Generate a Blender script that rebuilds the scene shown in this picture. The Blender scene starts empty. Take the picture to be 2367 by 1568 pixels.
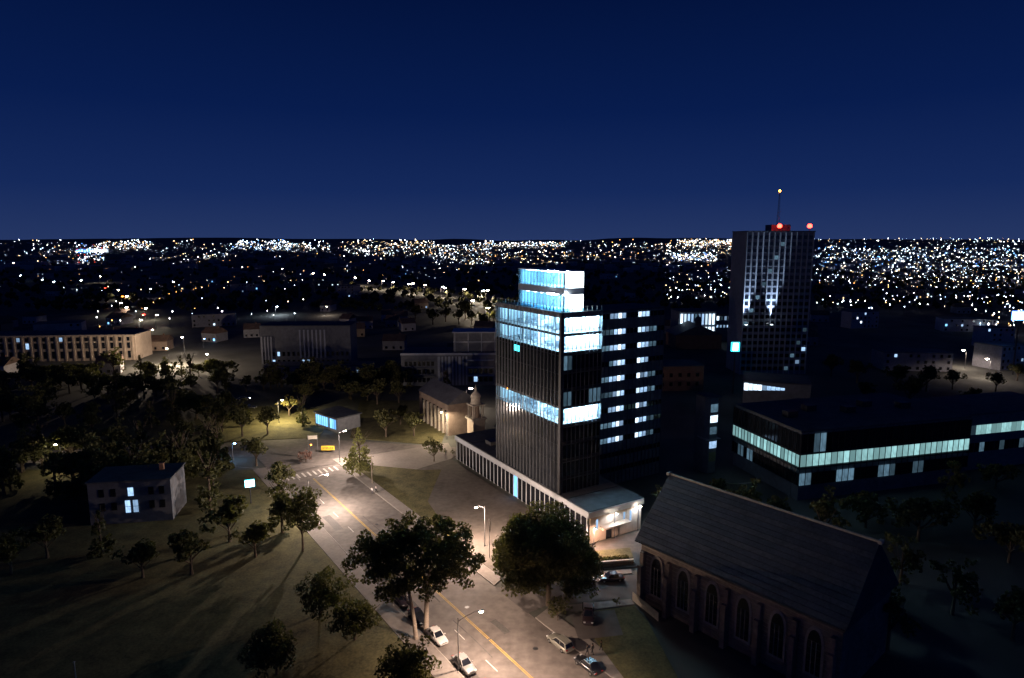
import bpy, math, random
import numpy as np
from mathutils import Vector, Matrix, noise
random.seed(11); rng = np.random.default_rng(5)
D = bpy.data
SC = bpy.context.scene
COL = SC.collection
# ------------------------------------------------------------------ camera, sky, exposure
H = 63.0; FP = 1500.0; TH = math.atan(230/FP)          # camera height, focal length and pitch (photo measured on a 2366 px wide grid)
cam = D.cameras.new('camera'); cam.lens = 36*FP/2366; cam.sensor_width = 36; cam.clip_start = .5; cam.clip_end = 40000
camo = D.objects.new('camera', cam); COL.objects.link(camo)
camo.location = (0, 0, H); camo.rotation_euler = (math.pi/2 - TH, 0, 0); SC.camera = camo
W = D.worlds.new('World'); SC.world = W; W.use_nodes = True
nt = W.node_tree; nt.nodes.clear()
wo = nt.nodes.new('ShaderNodeOutputWorld'); bg = nt.nodes.new('ShaderNodeBackground')
tc = nt.nodes.new('ShaderNodeTexCoord'); sx = nt.nodes.new('ShaderNodeSeparateXYZ'); cr = nt.nodes.new('ShaderNodeValToRGB')
nt.links.new(tc.outputs['Generated'], sx.inputs[0]); nt.links.new(sx.outputs['Z'], cr.inputs[0]); nt.links.new(cr.outputs[0], bg.inputs[0]); nt.links.new(bg.outputs[0], wo.inputs[0])
e = cr.color_ramp.elements
e[0].position = 0.0; e[0].color = (.0075, .0150, .050, 1)
e[1].position = .9; e[1].color = (.0004, .0013, .008, 1)
for p, c in ((.07, (.0030, .0090, .042, 1)), (.18, (.0010, .0048, .030, 1)), (.34, (.0003, .0024, .017, 1))):
    q = e.new(p); q.color = c
bg.inputs[1].default_value = 1.0
SC.view_settings.view_transform = 'Standard'; SC.view_settings.look = 'None'; SC.view_settings.exposure = 1.3; SC.view_settings.gamma = 1
SC.cycles.use_denoising = True; SC.cycles.max_bounces = 6; SC.cycles.diffuse_bounces = 3; SC.cycles.transparent_max_bounces = 24
SC.cycles.sample_clamp_indirect = 4; SC.cycles.caustics_reflective = False; SC.cycles.caustics_refractive = False

def ray(x, y):
    u = (x-1183)/FP; w = (y-784)/FP
    return Vector((u, math.cos(TH)-w*math.sin(TH), -(math.sin(TH)+w*math.cos(TH))))
def g(x, y, z=0.0):
    d = ray(x, y); t = (H-z)/-d.z
    return (d.x*t, d.y*t)
def hgt(x, y):
    r = math.hypot(x, y)
    a = min(1, max(0, (r-2500)/5000)); a = a*a*(3-2*a)
    h = a*(40+14*noise.noise((x/1500, y/1500, 0))+5*noise.noise((x/400, y/400, 3)))
    b = math.exp(-(((x+32)/34)**2+((y-560)/90)**2))       # a small wooded rise behind the tower
    b2 = math.exp(-(((x+250)/220)**2+((y-640)/110)**2))
    if r > 7200: h += min(1, (r-7200)/2500)*(70*noise.noise((x/2600, y/6000, 7))+30*noise.noise((x/900, y/6000, 9)))
    return h + 9*b + 6*b2
def ghit(x, y, up=0.0):
    d = ray(x, y); t = 60.0
    while t < 14000:
        p = Vector((0, 0, H))+d*t
        if p.z - up <= hgt(p.x, p.y): return (p.x, p.y)
        t *= 1.006
    return None

# ------------------------------------------------------------------ materials
MATS = {}
def mat(name, c, rough=.8, var=.25, scale=1.2, bump=0.0, spec=.3, metal=0, coat=0):
    if name in MATS: return MATS[name]
    m = D.materials.new(name); m.use_nodes = True; t = m.node_tree; b = t.nodes['Principled BSDF']
    b.inputs['Roughness'].default_value = rough; b.inputs['Metallic'].default_value = metal
    b.inputs['Specular IOR Level'].default_value = spec; b.inputs['Coat Weight'].default_value = coat
    co = t.nodes.new('ShaderNodeTexCoord'); n = t.nodes.new('ShaderNodeTexNoise'); n.inputs['Scale'].default_value = scale; n.inputs['Detail'].default_value = 6
    n2 = t.nodes.new('ShaderNodeTexNoise'); n2.inputs['Scale'].default_value = scale*.13; n2.inputs['Detail'].default_value = 4
    geo = t.nodes.new('ShaderNodeNewGeometry')
    t.links.new(geo.outputs['Position'], n.inputs['Vector']); t.links.new(geo.outputs['Position'], n2.inputs['Vector'])
    ad = t.nodes.new('ShaderNodeMath'); ad.operation = 'ADD'; t.links.new(n.outputs[0], ad.inputs[0]); t.links.new(n2.outputs[0], ad.inputs[1])
    r = t.nodes.new('ShaderNodeMapRange'); r.inputs[1].default_value = .7; r.inputs[2].default_value = 1.3; r.inputs[3].default_value = 1-var; r.inputs[4].default_value = 1+var
    t.links.new(ad.outputs[0], r.inputs[0])
    mx = t.nodes.new('ShaderNodeVectorMath'); mx.operation = 'SCALE'; mx.inputs[0].default_value = c[:3]; t.links.new(r.outputs[0], mx.inputs['Scale'])
    t.links.new(mx.outputs[0], b.inputs['Base Color'])
    if bump:
        bp = t.nodes.new('ShaderNodeBump'); bp.inputs['Strength'].default_value = bump; bp.inputs['Distance'].default_value = .05
        t.links.new(n.outputs[0], bp.inputs['Height']); t.links.new(bp.outputs[0], b.inputs['Normal'])
    MATS[name] = m; return m
def emis(name, c, s, var=0.0, sample=False):
    if name in MATS: return MATS[name]
    m = D.materials.new(name); m.use_nodes = True; t = m.node_tree; t.nodes.clear()
    o = t.nodes.new('ShaderNodeOutputMaterial'); em = t.nodes.new('ShaderNodeEmission'); em.inputs[0].default_value = (*c, 1); em.inputs[1].default_value = s
    if var:
        oi = t.nodes.new('ShaderNodeObjectInfo'); tx = t.nodes.new('ShaderNodeTexCoord'); nn = t.nodes.new('ShaderNodeTexNoise'); nn.inputs['Scale'].default_value = 2.2
        t.links.new(tx.outputs['Object'], nn.inputs['Vector'])
        a = t.nodes.new('ShaderNodeMath'); a.operation = 'MULTIPLY'; t.links.new(oi.outputs['Random'], a.inputs[0]); t.links.new(nn.outputs[0], a.inputs[1])
        r = t.nodes.new('ShaderNodeMapRange'); r.inputs[1].default_value = 0; r.inputs[2].default_value = .5; r.inputs[3].default_value = s*(1-var); r.inputs[4].default_value = s*(1+var)
        t.links.new(a.outputs[0], r.inputs[0]); t.links.new(r.outputs[0], em.inputs[1])
    t.links.new(em.outputs[0], o.inputs[0])
    m.cycles.emission_sampling = 'AUTO' if sample else 'NONE'
    MATS[name] = m; return m
def clearglass(name, tint, gl=.12):
    m = D.materials.new(name); m.use_nodes = True; t = m.node_tree; t.nodes.clear()
    o = t.nodes.new('ShaderNodeOutputMaterial'); tr = t.nodes.new('ShaderNodeBsdfTransparent'); tr.inputs[0].default_value = (*tint, 1)
    gs = t.nodes.new('ShaderNodeBsdfGlossy'); gs.inputs['Roughness'].default_value = .05; mx = t.nodes.new('ShaderNodeMixShader'); mx.inputs[0].default_value = gl
    t.links.new(tr.outputs[0], mx.inputs[1]); t.links.new(gs.outputs[0], mx.inputs[2]); t.links.new(mx.outputs[0], o.inputs[0]); MATS[name] = m; return m

asphalt = mat('asphalt', (.130, .112, .104), .85, .34, .7, .3)
asphalt2 = mat('worn_asphalt', (.10, .088, .085), .9, .25, .5, .2)
paving = mat('concrete_paving', (.20, .175, .16), .9, .18, 1.4, .2)
kerbm = mat('kerb_stone', (.28, .25, .23), .85, .15, 2)
yellow = mat('yellow_road_paint', (.42, .27, .05), .7, .25, 5)
whitep = mat('white_road_paint', (.5, .47, .44), .7, .25, 5)
grass = mat('lawn_grass', (.085, .075, .032), .95, .5, 2.5, .6)
soil = mat('dark_ground', (.085, .085, .075), .95, .5, .05, .2)
def leaf(name, c):
    m = mat(name, c, .65, .5, 1.5); t = m.node_tree; b = t.nodes['Principled BSDF']; o = t.nodes['Material Output']
    tl = t.nodes.new('ShaderNodeBsdfTranslucent'); tl.inputs[0].default_value = (c[0]*1.3, c[1]*1.4, c[2]*.8, 1); mx = t.nodes.new('ShaderNodeMixShader'); mx.inputs[0].default_value = .35
    t.links.new(b.outputs[0], mx.inputs[1]); t.links.new(tl.outputs[0], mx.inputs[2]); t.links.new(mx.outputs[0], o.inputs[0]); return m
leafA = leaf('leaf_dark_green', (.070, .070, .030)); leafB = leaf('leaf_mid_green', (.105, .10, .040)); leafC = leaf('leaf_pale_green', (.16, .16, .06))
bark = mat('bark', (.10, .075, .055), .95, .35, 6, .8)
barkL = mat('pale_bark', (.26, .21, .17), .95, .25, 5, .6)
conc = mat('concrete', (.32, .32, .33), .85, .2, .8, .15)
concD = mat('dark_concrete', (.17, .175, .19), .85, .25, .8, .15)
bluegrey = mat('pale_blue_grey_panel', (.42, .44, .48), .6, .12, .7)
beige = mat('beige_stone', (.36, .29, .23), .85, .18, .5, .2)
brick = mat('brown_brick', (.22, .12, .085), .9, .25, 4, .3)
brickP = mat('pale_brick', (.20, .15, .12), .9, .25, 4, .3)
stone = mat('church_stone', (.21, .17, .14), .95, .4, 1.6, .7)
stoneL = mat('pale_stone_trim', (.36, .32, .27), .9, .25, 2, .4)
slate = mat('slate_roof', (.075, .075, .088), .6, .35, 3, .4)
tileR = mat('brown_roof', (.13, .085, .065), .8, .4, 3, .4)
flatroof = mat('roof_felt', (.085, .09, .10), .9, .35, .6, .2)
metal = mat('grey_metal', (.20, .20, .21), .45, .1, 3, metal=.7)
metalD = mat('dark_metal', (.055, .055, .062), .5, .15, 3, metal=.5)
alum = mat('aluminium_mullion', (.14, .155, .18), .4, .1, 3, metal=.3)
darkglass = mat('dark_window_glass', (.010, .012, .018), .12, .3, .5, spec=.6)
glassD2 = mat('dark_tinted_pane', (.014, .016, .022), .10, .4, .3, spec=.7)
lobby = mat('white_interior_wall', (.75, .78, .80), .8, .05, 2)
carpet = mat('grey_floor', (.25, .27, .30), .9, .1, 2)
furn = mat('office_furniture', (.20, .23, .27), .6, .3, 2)
tyre = mat('tyre_rubber', (.018, .018, .018), .9, .1, 4)
alloy = mat('wheel_rim', (.35, .35, .36), .35, .1, 4, metal=.8)
trans = clearglass('clear_window_glass', (.80, .92, .97), .10)
transB = clearglass('blue_tinted_glass', (.55, .80, .92), .14)
E_ceil = emis('office_ceiling_light', (.46, .78, 1.0), 14, 0, True)
E_ceilB = emis('bright_ceiling_light', (.62, .86, 1.0), 95, 0, True)
E_white = emis('backlit_white_panel', (.80, .93, 1.0), 5.5, .15, True)
E_flood = emis('floodlight_lens', (.85, .95, 1.0), 60, 0, True)
E_cool = emis('cool_lit_pane', (.42, .66, 1.0), .34, .7)
E_cool2 = emis('bright_cool_lit_pane', (.62, .82, 1.0), .95, .6)
E_dim = emis('dim_blue_pane', (.16, .30, .42), .16, .8)
E_teal = emis('green_tinted_lit_pane', (.30, .58, .60), .36, .5)
E_warmwin = emis('warm_lit_pane', (1.0, .62, .30), .9, .6)
E_bluew = emis('blue_lit_pane', (.18, .50, 1.0), 1.0, .5)
E_green = emis('green_lit_pane', (.55, 1.0, .55), 1.6, .4)
E_lampW = emis('warm_lamp_lens', (1.0, .84, .66), 45)
E_lampC = emis('cool_lamp_lens', (.70, .86, 1.0), 45)
E_lampB = emis('blue_lamp_lens', (.18, .45, 1.0), 30)
E_lampA = emis('amber_lamp_lens', (1.0, .55, .22), 30)
F_W = emis('far_warm_lamp', (1.0, .70, .40), 6); F_C = emis('far_cool_lamp', (.55, .76, 1.0), 7); F_B = emis('far_blue_lamp', (.12, .35, 1.0), 5); F_A = emis('far_amber_lamp', (1.0, .46, .14), 4); F_R = emis('far_red_lamp', (1.0, .06, .03), 2.0); F_H = emis('far_white_lamp', (.92, .94, 1.0), 13)
E_red = emis('red_beacon_lens', (1.0, .035, .02), 7)
E_amber = emis('amber_signal_lens', (1.0, .28, .02), 14)
E_cyan = emis('cyan_sign_face', (.03, .62, .85), 1.6)
E_signw = emis('white_sign_face', (.75, .9, 1.0), 7)
E_signb = emis('blue_sign_face', (.10, .32, 1.0), 3.5)

# ------------------------------------------------------------------ mesh helpers
class MB:
    def __init__(s): s.v = []; s.f = []; s.m = []; s.mats = []
    def mi(s, m):
        if m not in s.mats: s.mats.append(m)
        return s.mats.index(m)
    def add(s, vs, fs, m):
        o = len(s.v); s.v += [tuple(v) for v in vs]; k = s.mi(m)
        for f in fs: s.f.append([i+o for i in f]); s.m.append(k)
    def box(s, c, size, m, rz=0, taper=1.0):
        hx, hy, hz = size[0]/2, size[1]/2, size[2]/2; co, si = math.cos(rz), math.sin(rz); vs = []
        for z, k in ((-hz, 1), (hz, taper)):
            for x, y in ((-hx, -hy), (hx, -hy), (hx, hy), (-hx, hy)):
                x *= k; y *= k; vs.append((c[0]+x*co-y*si, c[1]+x*si+y*co, c[2]+z))
        s.add(vs, [(3, 2, 1, 0), (4, 5, 6, 7), (0, 1, 5, 4), (1, 2, 6, 5), (2, 3, 7, 6), (3, 0, 4, 7)], m); return s
    def tube(s, pts, rad, m, n=8):
        pts = [Vector(p) for p in pts]; vs = []; fs = []
        for i, p in enumerate(pts):
            d = (pts[min(i+1, len(pts)-1)]-pts[max(i-1, 0)]).normalized()
            a = d.cross(Vector((0, 0, 1)) if abs(d.z) < .9 else Vector((1, 0, 0))).normalized(); b = d.cross(a)
            for k in range(n):
                t = 2*math.pi*k/n; vs.append(p+(a*math.cos(t)+b*math.sin(t))*rad[i])
        for i in range(len(pts)-1):
            for k in range(n): fs.append((i*n+k, i*n+(k+1) % n, (i+1)*n+(k+1) % n, (i+1)*n+k))
        fs.append(tuple(range(n))); fs.append(tuple(reversed(range((len(pts)-1)*n, len(pts)*n))))
        s.add(vs, fs, m); return s
    def lathe(s, c, prof, m, n=16, sx=1, sy=1):
        vs = []; fs = []
        for r, z in prof:
            for k in range(n): t = 2*math.pi*k/n; vs.append((c[0]+r*sx*math.cos(t), c[1]+r*sy*math.sin(t), c[2]+z))
        for i in range(len(prof)-1):
            for k in range(n): fs.append((i*n+k, i*n+(k+1) % n, (i+1)*n+(k+1) % n, (i+1)*n+k))
        fs.append(tuple(reversed(range(n)))); fs.append(tuple(range((len(prof)-1)*n, len(prof)*n)))
        s.add(vs, fs, m); return s
    def poly(s, pts, m): s.add(pts, [tuple(range(len(pts)))], m); return s
    def prism(s, base, z0, z1, m):
        n = len(base); vs = [(x, y, z0) for x, y in base]+[(x, y, z1) for x, y in base]
        s.add(vs, [tuple(reversed(range(n))), tuple(range(n, 2*n))]+[(i, (i+1) % n, n+(i+1) % n, n+i) for i in range(n)], m); return s
    def mesh(s, name, smooth=False):
        me = D.meshes.new(name); me.from_pydata(s.v, [], s.f)
        for m in s.mats: me.materials.append(m)
        me.polygons.foreach_set('material_index', s.m)
        if smooth: me.polygons.foreach_set('use_smooth', [True]*len(s.f))
        me.update(); return me
    def build(s, name, parent=None, smooth=False, loc=None, rz=0):
        return put(name, s.mesh(name, smooth), parent, loc, rz)
def put(name, me, parent=None, loc=None, rz=0, scale=None):
    o = D.objects.new(name, me); COL.objects.link(o)
    if parent: o.parent = parent
    if loc is not None: o.location = loc
    if rz: o.rotation_euler = (0, 0, rz)
    if scale: o.scale = scale
    return o
def tag(o, label=None, cat=None, group=None, kind=None):
    if label: o['label'] = label
    if cat: o['category'] = cat
    if group: o['group'] = group
    if kind: o['kind'] = kind
    return o
def thing(name, label, cat, loc=(0, 0, 0), rz=0, group=None):
    return tag(put(name, None, None, loc, rz), label, cat, group)
def struct(o): o['kind'] = 'structure'; return o
UB = {}
def piece(name, parent, m, c, size, rz=0):
    """one box-shaped piece; alike pieces share one unit mesh"""
    if m.name not in UB: UB[m.name] = MB().box((0, 0, 0), (1, 1, 1), m).mesh(m.name+'_piece')
    return put(name, UB[m.name], parent, c, rz, size)
def copy_tree(o, loc, rz=None, scale=None, label=None, group=None):
    c = o.copy(); COL.objects.link(c); c.location = loc
    if rz is not None: c.rotation_euler = (0, 0, rz)
    if scale: c.scale = scale if isinstance(scale, tuple) else (scale,)*3
    if label: c['label'] = label
    if group: c['group'] = group
    for ch in o.children:
        k = ch.copy(); COL.objects.link(k); k.parent = c
        for gg in ch.children:
            q = gg.copy(); COL.objects.link(q); q.parent = k
    return c
def strip(name, pts, w0, w1, z, m, parent=None):
    """a flat ribbon along a 2-D line, from offset w0 to w1 to its right"""
    P = [Vector(p) for p in pts]; vs = []
    for i, p in enumerate(P):
        d = (P[min(i+1, len(P)-1)]-P[max(i-1, 0)]).normalized(); nn = Vector((-d.y, d.x))*-1
        vs.append((*(p+nn*w0), z)); vs.append((*(p+nn*w1), z))
    b = MB(); b.add(vs, [(2*i, 2*i+1, 2*i+3, 2*i+2) for i in range(len(P)-1)], m); return b.build(name, parent)

# ------------------------------------------------------------------ ground
ys = np.concatenate([np.linspace(-300, 900, 49), np.geomspace(930, 16000, 70)])
xs = np.concatenate([-np.geomspace(14000, 620, 55), np.linspace(-600, 600, 49), np.geomspace(620, 14000, 55)])
V = [(x, y, hgt(x, y)-.06 if math.hypot(x, y) > 430 else -.06) for y in ys for x in xs]; nx = len(xs)
Fc = [(j*nx+i, j*nx+i+1, (j+1)*nx+i+1, (j+1)*nx+i) for j in range(len(ys)-1) for i in range(nx-1)]
b = MB(); b.add(V, Fc, soil); struct(b.build('ground', smooth=True))

# street frame: origin on the yellow line, S runs towards the near right, N to its right-hand far side
O = Vector((-2.4, 93.3)); S = Vector((.574, -.819)); N = Vector((.819, .574))
def st(s, o): p = O+S*s+N*o; return (p.x, p.y)
RZ = math.atan2(S.y, S.x)
def pt(s): return [O+S*a for a in s]
mainline = [O+S*90, O+S*40, O, O-S*40, O-S*80, O-S*110, O-S*150]
struct(strip('main_street', mainline[::-1], -9.5, 8.0, .0, asphalt))
def flat(name, pts, z, m, h=None):
    b = MB()
    if h is None: b.poly([(x, y, z) for x, y in pts], m)
    else: b.prism(pts, z-h, z, m)
    o = b.build(name); return struct(o)
def ccw(pts):
    a = sum(pts[i-1][0]*pts[i][1]-pts[i][0]*pts[i-1][1] for i in range(len(pts)))
    return pts if a > 0 else pts[::-1]
# side lane to the right, cross street at the far junction, plaza
lane = ccw([st(-4.5, 9.3), st(-14.5, 9.3), (22.9, 114.9), (45, 121), (45, 113.2), (21.0, 107.3), (9.4, 105.3), (6.3, 105.0)])
flat('side_lane', lane, .004, asphalt2)
cross = ccw([(-150, 176), (-66, 184), (-54, 181), (-24, 172), (-16.5, 182), (40, 205), (38, 214), (-18, 192), (-60, 200), (-150, 187)])
flat('cross_street', cross, .006, asphalt)
# pavements are real steps of 0.13 m
def slab(name, pts, m=paving, z=.13): return flat(name, ccw(pts), z, m, .19)
slab('left_pavement', [st(90, -8.2), st(-104, -8.2), st(-104, -11.6), st(90, -11.6)])
slab('right_pavement', [st(90, 9.7), st(-2.6, 9.7), st(-3.6, 13.0), st(90, 13.0)])
slab('lane_pavement', [st(-3.7, 13.05), (9.3, 104.6), (21.0, 106.6), (21.4, 104.9), (11.3, 102.6)])
slab('far_pavement', [st(-15.2, 9.7), st(-100, 9.7), st(-100, 12.2), st(-16.5, 12.2)])
slab('upper_lane_pavement', [st(-16.4, 12.3), (7.5, 113.0), (22.9, 115.6), (22.9, 117.2), (6.5, 114.8), st(-18.5, 14)])
slab('plaza', [st(-76, 12.3), st(-98, 12.3), (-20, 196), (-16.6, 184), (-17.6, 181)])
slab('podium_forecourt', [st(-18.6, 12.3), st(-75.9, 12.3), (-17.8, 180.8), (15.2, 126.4), (33, 136.8), (33, 119.4), (6.3, 115.3), st(-18.6, 14.2)], mat('forecourt_paving', (.10, .085, .075), .9, .3, .8), .12)
# kerb lips
for nm, pts in (('kerb_edge', [st(89, -8.1), st(-104, -8.1)]), ('kerb_edge', [st(89, 9.6), st(-2.6, 9.6)]), ('kerb_edge', [st(-15.2, 9.6), st(-100, 9.6)])):
    a, c = Vector(pts[0]), Vector(pts[1]); m_ = (a+c)/2; dd = c-a
    struct(MB().box((m_.x, m_.y, .07), (dd.length, .16, .16), kerbm, math.atan2(dd.y, dd.x)).build(nm))
# road paint
for a, c in ((-88, -42), (-42, -2), (-2, 88)):
    for off in (-.14, .14):
        struct(strip('centre_line', [O+S*a, O+S*(c-.3)], -off-.06, -off+.06, .010, yellow))
s_ = -92.0
while s_ < 60:
    if not (-20 < s_ < -9): struct(strip('lane_dash', [O+S*(s_-.1), O+S*(s_+3.1)], 3.2, 3.32, .010, whitep))
    s_ += 9.4
for o_ in np.arange(-7, 9, 1.5): struct(strip('crossing_bar', [O+S*-94+N*float(o_), O+S*-90.5+N*float(o_)], 0, .5, .010, whitep))
for a, c in ((st(-97, 3), (-30, 178.5)), (st(-97, -3), (-120, 183))): struct(strip('lane_edge_line', [Vector(a), Vector(c)], 0, .13, .010, whitep))
for i, (a, o_) in enumerate(((-12, 1.8), (-31, -2.2), (-52, 2.4), (4, 4.6), (-70, -4.6), (9, -1.7))):
    x, y = st(a, o_); struct(MB().lathe((x, y, .006), [(.42, 0), (.42, .006)], metalD, 14).build('manhole_cover'))
patch = mat('tar_patch', (.075, .068, .066), .8, .3, 3, .3)
for a, o_, l_, w_ in ((-22, 5.0, 7, 2.2), (-44, -5.2, 10, 1.6), (-6, -3.9, 4, 1.2), (-63, 4.5, 9, 1.8), (3, 6.2, 5, 1.3), (-30, 1.1, 14, .28), (-58, -1.7, 18, .22), (-10, 2.0, 12, .2), (14, 3, 8, 1.4)):
    struct(strip('asphalt_patch', [O+S*a, O+S*(a+l_*.5)+N*.12, O+S*(a+l_)], o_, o_+w_, .005, patch))
# lawns (thin raised turf)
slab('park_lawn', [st(-100, 12.3), st(-34, 12.3), (-20.5, 150), (-19.5, 172), (-24.5, 171.5), (-42, 176)], grass, .14)
slab('left_lawn', [st(88, -11.7), st(-103.9, -11.7), (-140, 172), (-140, 90), (-60, 40), (20, 10)], grass, .135)
slab('church_lawn', [st(9.5, 13.1), (11.6, 102.3), (21.2, 104.5), (22.6, 100), (24.5, 82), (22, 68)], grass, .14)
slab('bank_lawn', [(7.0, 117.2), (8.8, 121.5), (24, 124.4), (24, 120.2)], grass, .9)
slab('far_park_lawn', [(-150, 188), (-62, 201.5), (-66, 236), (-150, 250)], grass, .12)
slab('far_park_lawn', [(-52, 201), (-22, 193.5), (-22, 250), (-60, 250)], grass, .12)

# ------------------------------------------------------------------ glass tower
ax = math.atan2(.515, .857)
tw = thing('glass_office_tower', 'tall glass office tower with brightly lit top storeys and one glowing floor lower down', 'office building', (10.6, 137.3, 0), ax)
LY, LX, FH = 28.0, 10.9, 4.0; NY, NX = 19, 9
lit = {23, 39, 43}
py, px = (LY-.5)/NY, (LX-.5)/NX
levels = [7+4*k for k in range(10)]           # 7 .. 43
piece('corner_column', tw, metalD, (.0, .0, 23.8), (.75, .75, 47.6))
for z in levels:
    isl = z in lit
    # floor slab with edge
    piece('floor_slab', tw, conc if isl else concD, (LX/2, LY/2, z-.17), (LX-.3, LY-.3, .3))
    piece('spandrel', tw, darkglass, (-.02, LY/2+.2, z+4-.42), (.12, LY-.6, .84)) if not isl else piece('spandrel', tw, metalD, (-.02, LY/2+.2, z+4-.30), (.12, LY-.6, .5))
    piece('spandrel', tw, metalD, (LX/2+.2, -.02, z+4-.36), (LX-.6, .12, .62))
    hp = 3.1 if not isl else 3.42
    if isl:
        zc = z+3.45
        piece('ceiling', tw, lobby, (LX/2, LY/2, zc+.1), (LX-.7, LY-.7, .12))
        for i in range(9):
            for k in (0, 1):
                br = (i < 4)
                piece('ceiling_light', tw, E_ceilB if (br or z != 23) and i < 5 else E_ceil, (1.8+k*3.2, 1.8+i*3.0, zc-.02), (1.5, .35, .07))
        for k in range(6): piece('ceiling_light', tw, E_ceilB, (2.6+k*1.5, 1.0, zc-.02), (.9, .9, .07))
        piece('meeting_room_wall', tw, lobby, (6.4, 2.0, z+1.72), (7.6, .1, 3.4))
        piece('core_wall', tw, lobby, (7.6, LY/2+2.5, z+1.72), (2.6, LY-11, 3.4))
        piece('back_wall', tw, lobby, (LX-.35, LY/2, z+1.72), (.12, LY-1.0, 3.4))
        piece('end_wall', tw, lobby, (LX/2, LY-.6, z+1.72), (LX-1.4, .12, 3.4))
        for i in range(3): piece('partition', tw, lobby if i % 2 else furn, (3.6+(i % 3)*.5, 6.2+i*6.3, z+.75+(.6 if i == 3 else 0)), (2.4, .1, 1.4+(1.3 if i == 3 else 0)))
        for i in range(8): piece('desk', tw, furn, (3.0+(i % 2)*1.3, 2.6+i*3.0, z+.38), (1.5, .8, .74))
        for i in range(4): piece('column', tw, lobby, (1.3, 4.5+i*6.5, z+1.72), (.42, .42, 3.4))
        gm = trans
    else: gm = None
    for i in range(NY):
        yc = .45+(i+.5)*py
        m_ = gm or (glassD2 if (i*7+z) % 5 else darkglass)
        piece('pane', tw, m_, (-.05, yc, z+hp/2), (.04, py-.1, hp))
    for i in range(NX):
        xc = .45+(i+.5)*px
        m_ = gm or (glassD2 if (i*5+z) % 4 else darkglass)
        if z == 35 and i in (0, 1): m_ = E_dim
        if z == 27 and i < 2: m_ = E_dim
        if z == 27 and i > 5: m_ = E_dim
        piece('pane', tw, m_, (xc, -.05, z+hp/2), (px-.1, .04, hp))
    if isl:
        piece('transom', tw, alum, (-.14, LY/2+.1, z+.75), (.09, LY-.7, .09))
        piece('transom', tw, alum, (LX/2+.1, -.14, z+.75), (LX-.7, .09, .09))
for i in range(NY+1): piece('mullion', tw, alum, (-.20, .45+i*py, 27.2), (.24, .07, 40.6))
for i in range(NX+1): piece('mullion', tw, alum, (.45+i*px, -.20, 27.2), (.07, .24, 40.6))
piece('rear_wall', tw, concD, (LX, LY/2, 27), (.2, LY, 40)); piece('rear_wall', tw, concD, (LX/2, LY-.1, 27), (LX-.3, .2, 40))
piece('roof_slab', tw, conc, (LX/2, LY/2, 47.15), (LX+.1, LY+.1, .3))
piece('parapet', tw, concD, (.0, LY/2, 47.1), (.3, LY+.3, .95)); piece('parapet', tw, concD, (LX/2, .0, 47.1), (LX+.3, .3, .95))
for i in range(21): piece('railing_post', tw, alum, (.05, .2+i*1.38, 48.1), (.09, .09, 1.1))
for i in range(9): piece('railing_post', tw, alum, (.2+i*1.33, .05, 48.1), (.09, .09, 1.1))
for i in range(20): piece('railing_glass', tw, transB, (.05, .9+i*1.38, 48.0), (.03, 1.22, .75))
for i in range(8): piece('railing_glass', tw, transB, (.88+i*1.33, .05, 48.0), (1.18, .03, .75))
piece('railing_rail', tw, alum, (.05, LY/2, 48.68), (.1, LY, .06)); piece('railing_rail', tw, alum, (LX/2, .05, 48.68), (LX, .1, .06))
# penthouse: two glazed plant storeys
PX, PY, PLX, PLY = 2.6, 2.9, 5.2, 18.6
for z0, z1 in ((47.3, 51.0), (52.5, 56.0)):
    h = z1-z0; zc = (z0+z1)/2
    piece('penthouse_back_wall', tw, lobby, (PX+PLX-.2, PY+PLY/2, zc), (.15, PLY, h-.1))
    piece('penthouse_end_wall', tw, lobby, (PX+PLX/2, PY+PLY-.1, zc), (PLX-.6, .15, h-.1))
    piece('penthouse_floor', tw, lobby, (PX+PLX/2, PY+PLY/2, z0+.08), (PLX-.4, PLY-.4, .12))
    for i in range(6): piece('penthouse_ceiling_light', tw, E_ceil if i > 2 else E_ceilB, (PX+2.2, PY+1.7+i*3.0, z1-.2), (2.2, .5, .1))
    n = 14; w = PLY/n
    for i in range(n):
        piece('penthouse_pane', tw, transB, (PX, PY+(i+.5)*w, zc), (.04, w-.1, h-.2))
        piece('penthouse_mullion', tw, alum, (PX-.06, PY+(i+1)*w, zc), (.16, .09, h))
    piece('penthouse_corner_post', tw, alum, (PX, PY, zc), (.28, .28, h))
    for i in range(2): piece('penthouse_pane', tw, trans, (PX+.35+i*.75+.2, PY, zc), (.66, .04, h-.2))
    wx0 = PX+1.7 if z0 < 50 else PX+1.3; wx1 = PX+PLX
    piece('backlit_wall', tw, E_white, ((wx0+wx1)/2, PY-.02, zc), (wx1-wx0, .08, h-.05))
    bb = MB(); ww = wx1-wx0
    for s1, s2 in ((0, 1), (1, 0)): bb.tube([(wx0+ww*s1, PY-.12, z0+.1), (wx0+ww*s2, PY-.12, z1-.1)], [.045, .045], metalD, 6)
    bb.build('cross_brace', tw)
    bb = MB()
    for s1, s2 in ((0, 1), (1, 0)): bb.tube([(PX+.35, PY+3+3.2*s1, z0+.1), (PX+.35, PY+3+3.2*s2, z1-.1)], [.05, .05], alum, 6)
    bb.build('cross_brace', tw)
    for y0 in (3.4, 4.4, 5.4): piece('floodlight', tw, E_flood, (PX-.45, PY+y0, z1+.05), (.3, .6, .22))
    piece('floodlight_bracket', tw, metalD, (PX-.2, PY+4.4, z1+.22), (.6, 3.2, .1))
    piece('floodlight', tw, E_flood, (PX+.5, PY-.4, z1+.05), (.5, .25, .2))
    piece('access_ladder', tw, alum, (PX-.05, PY+PLY-1.2, zc), (.1, .08, h))
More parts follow.
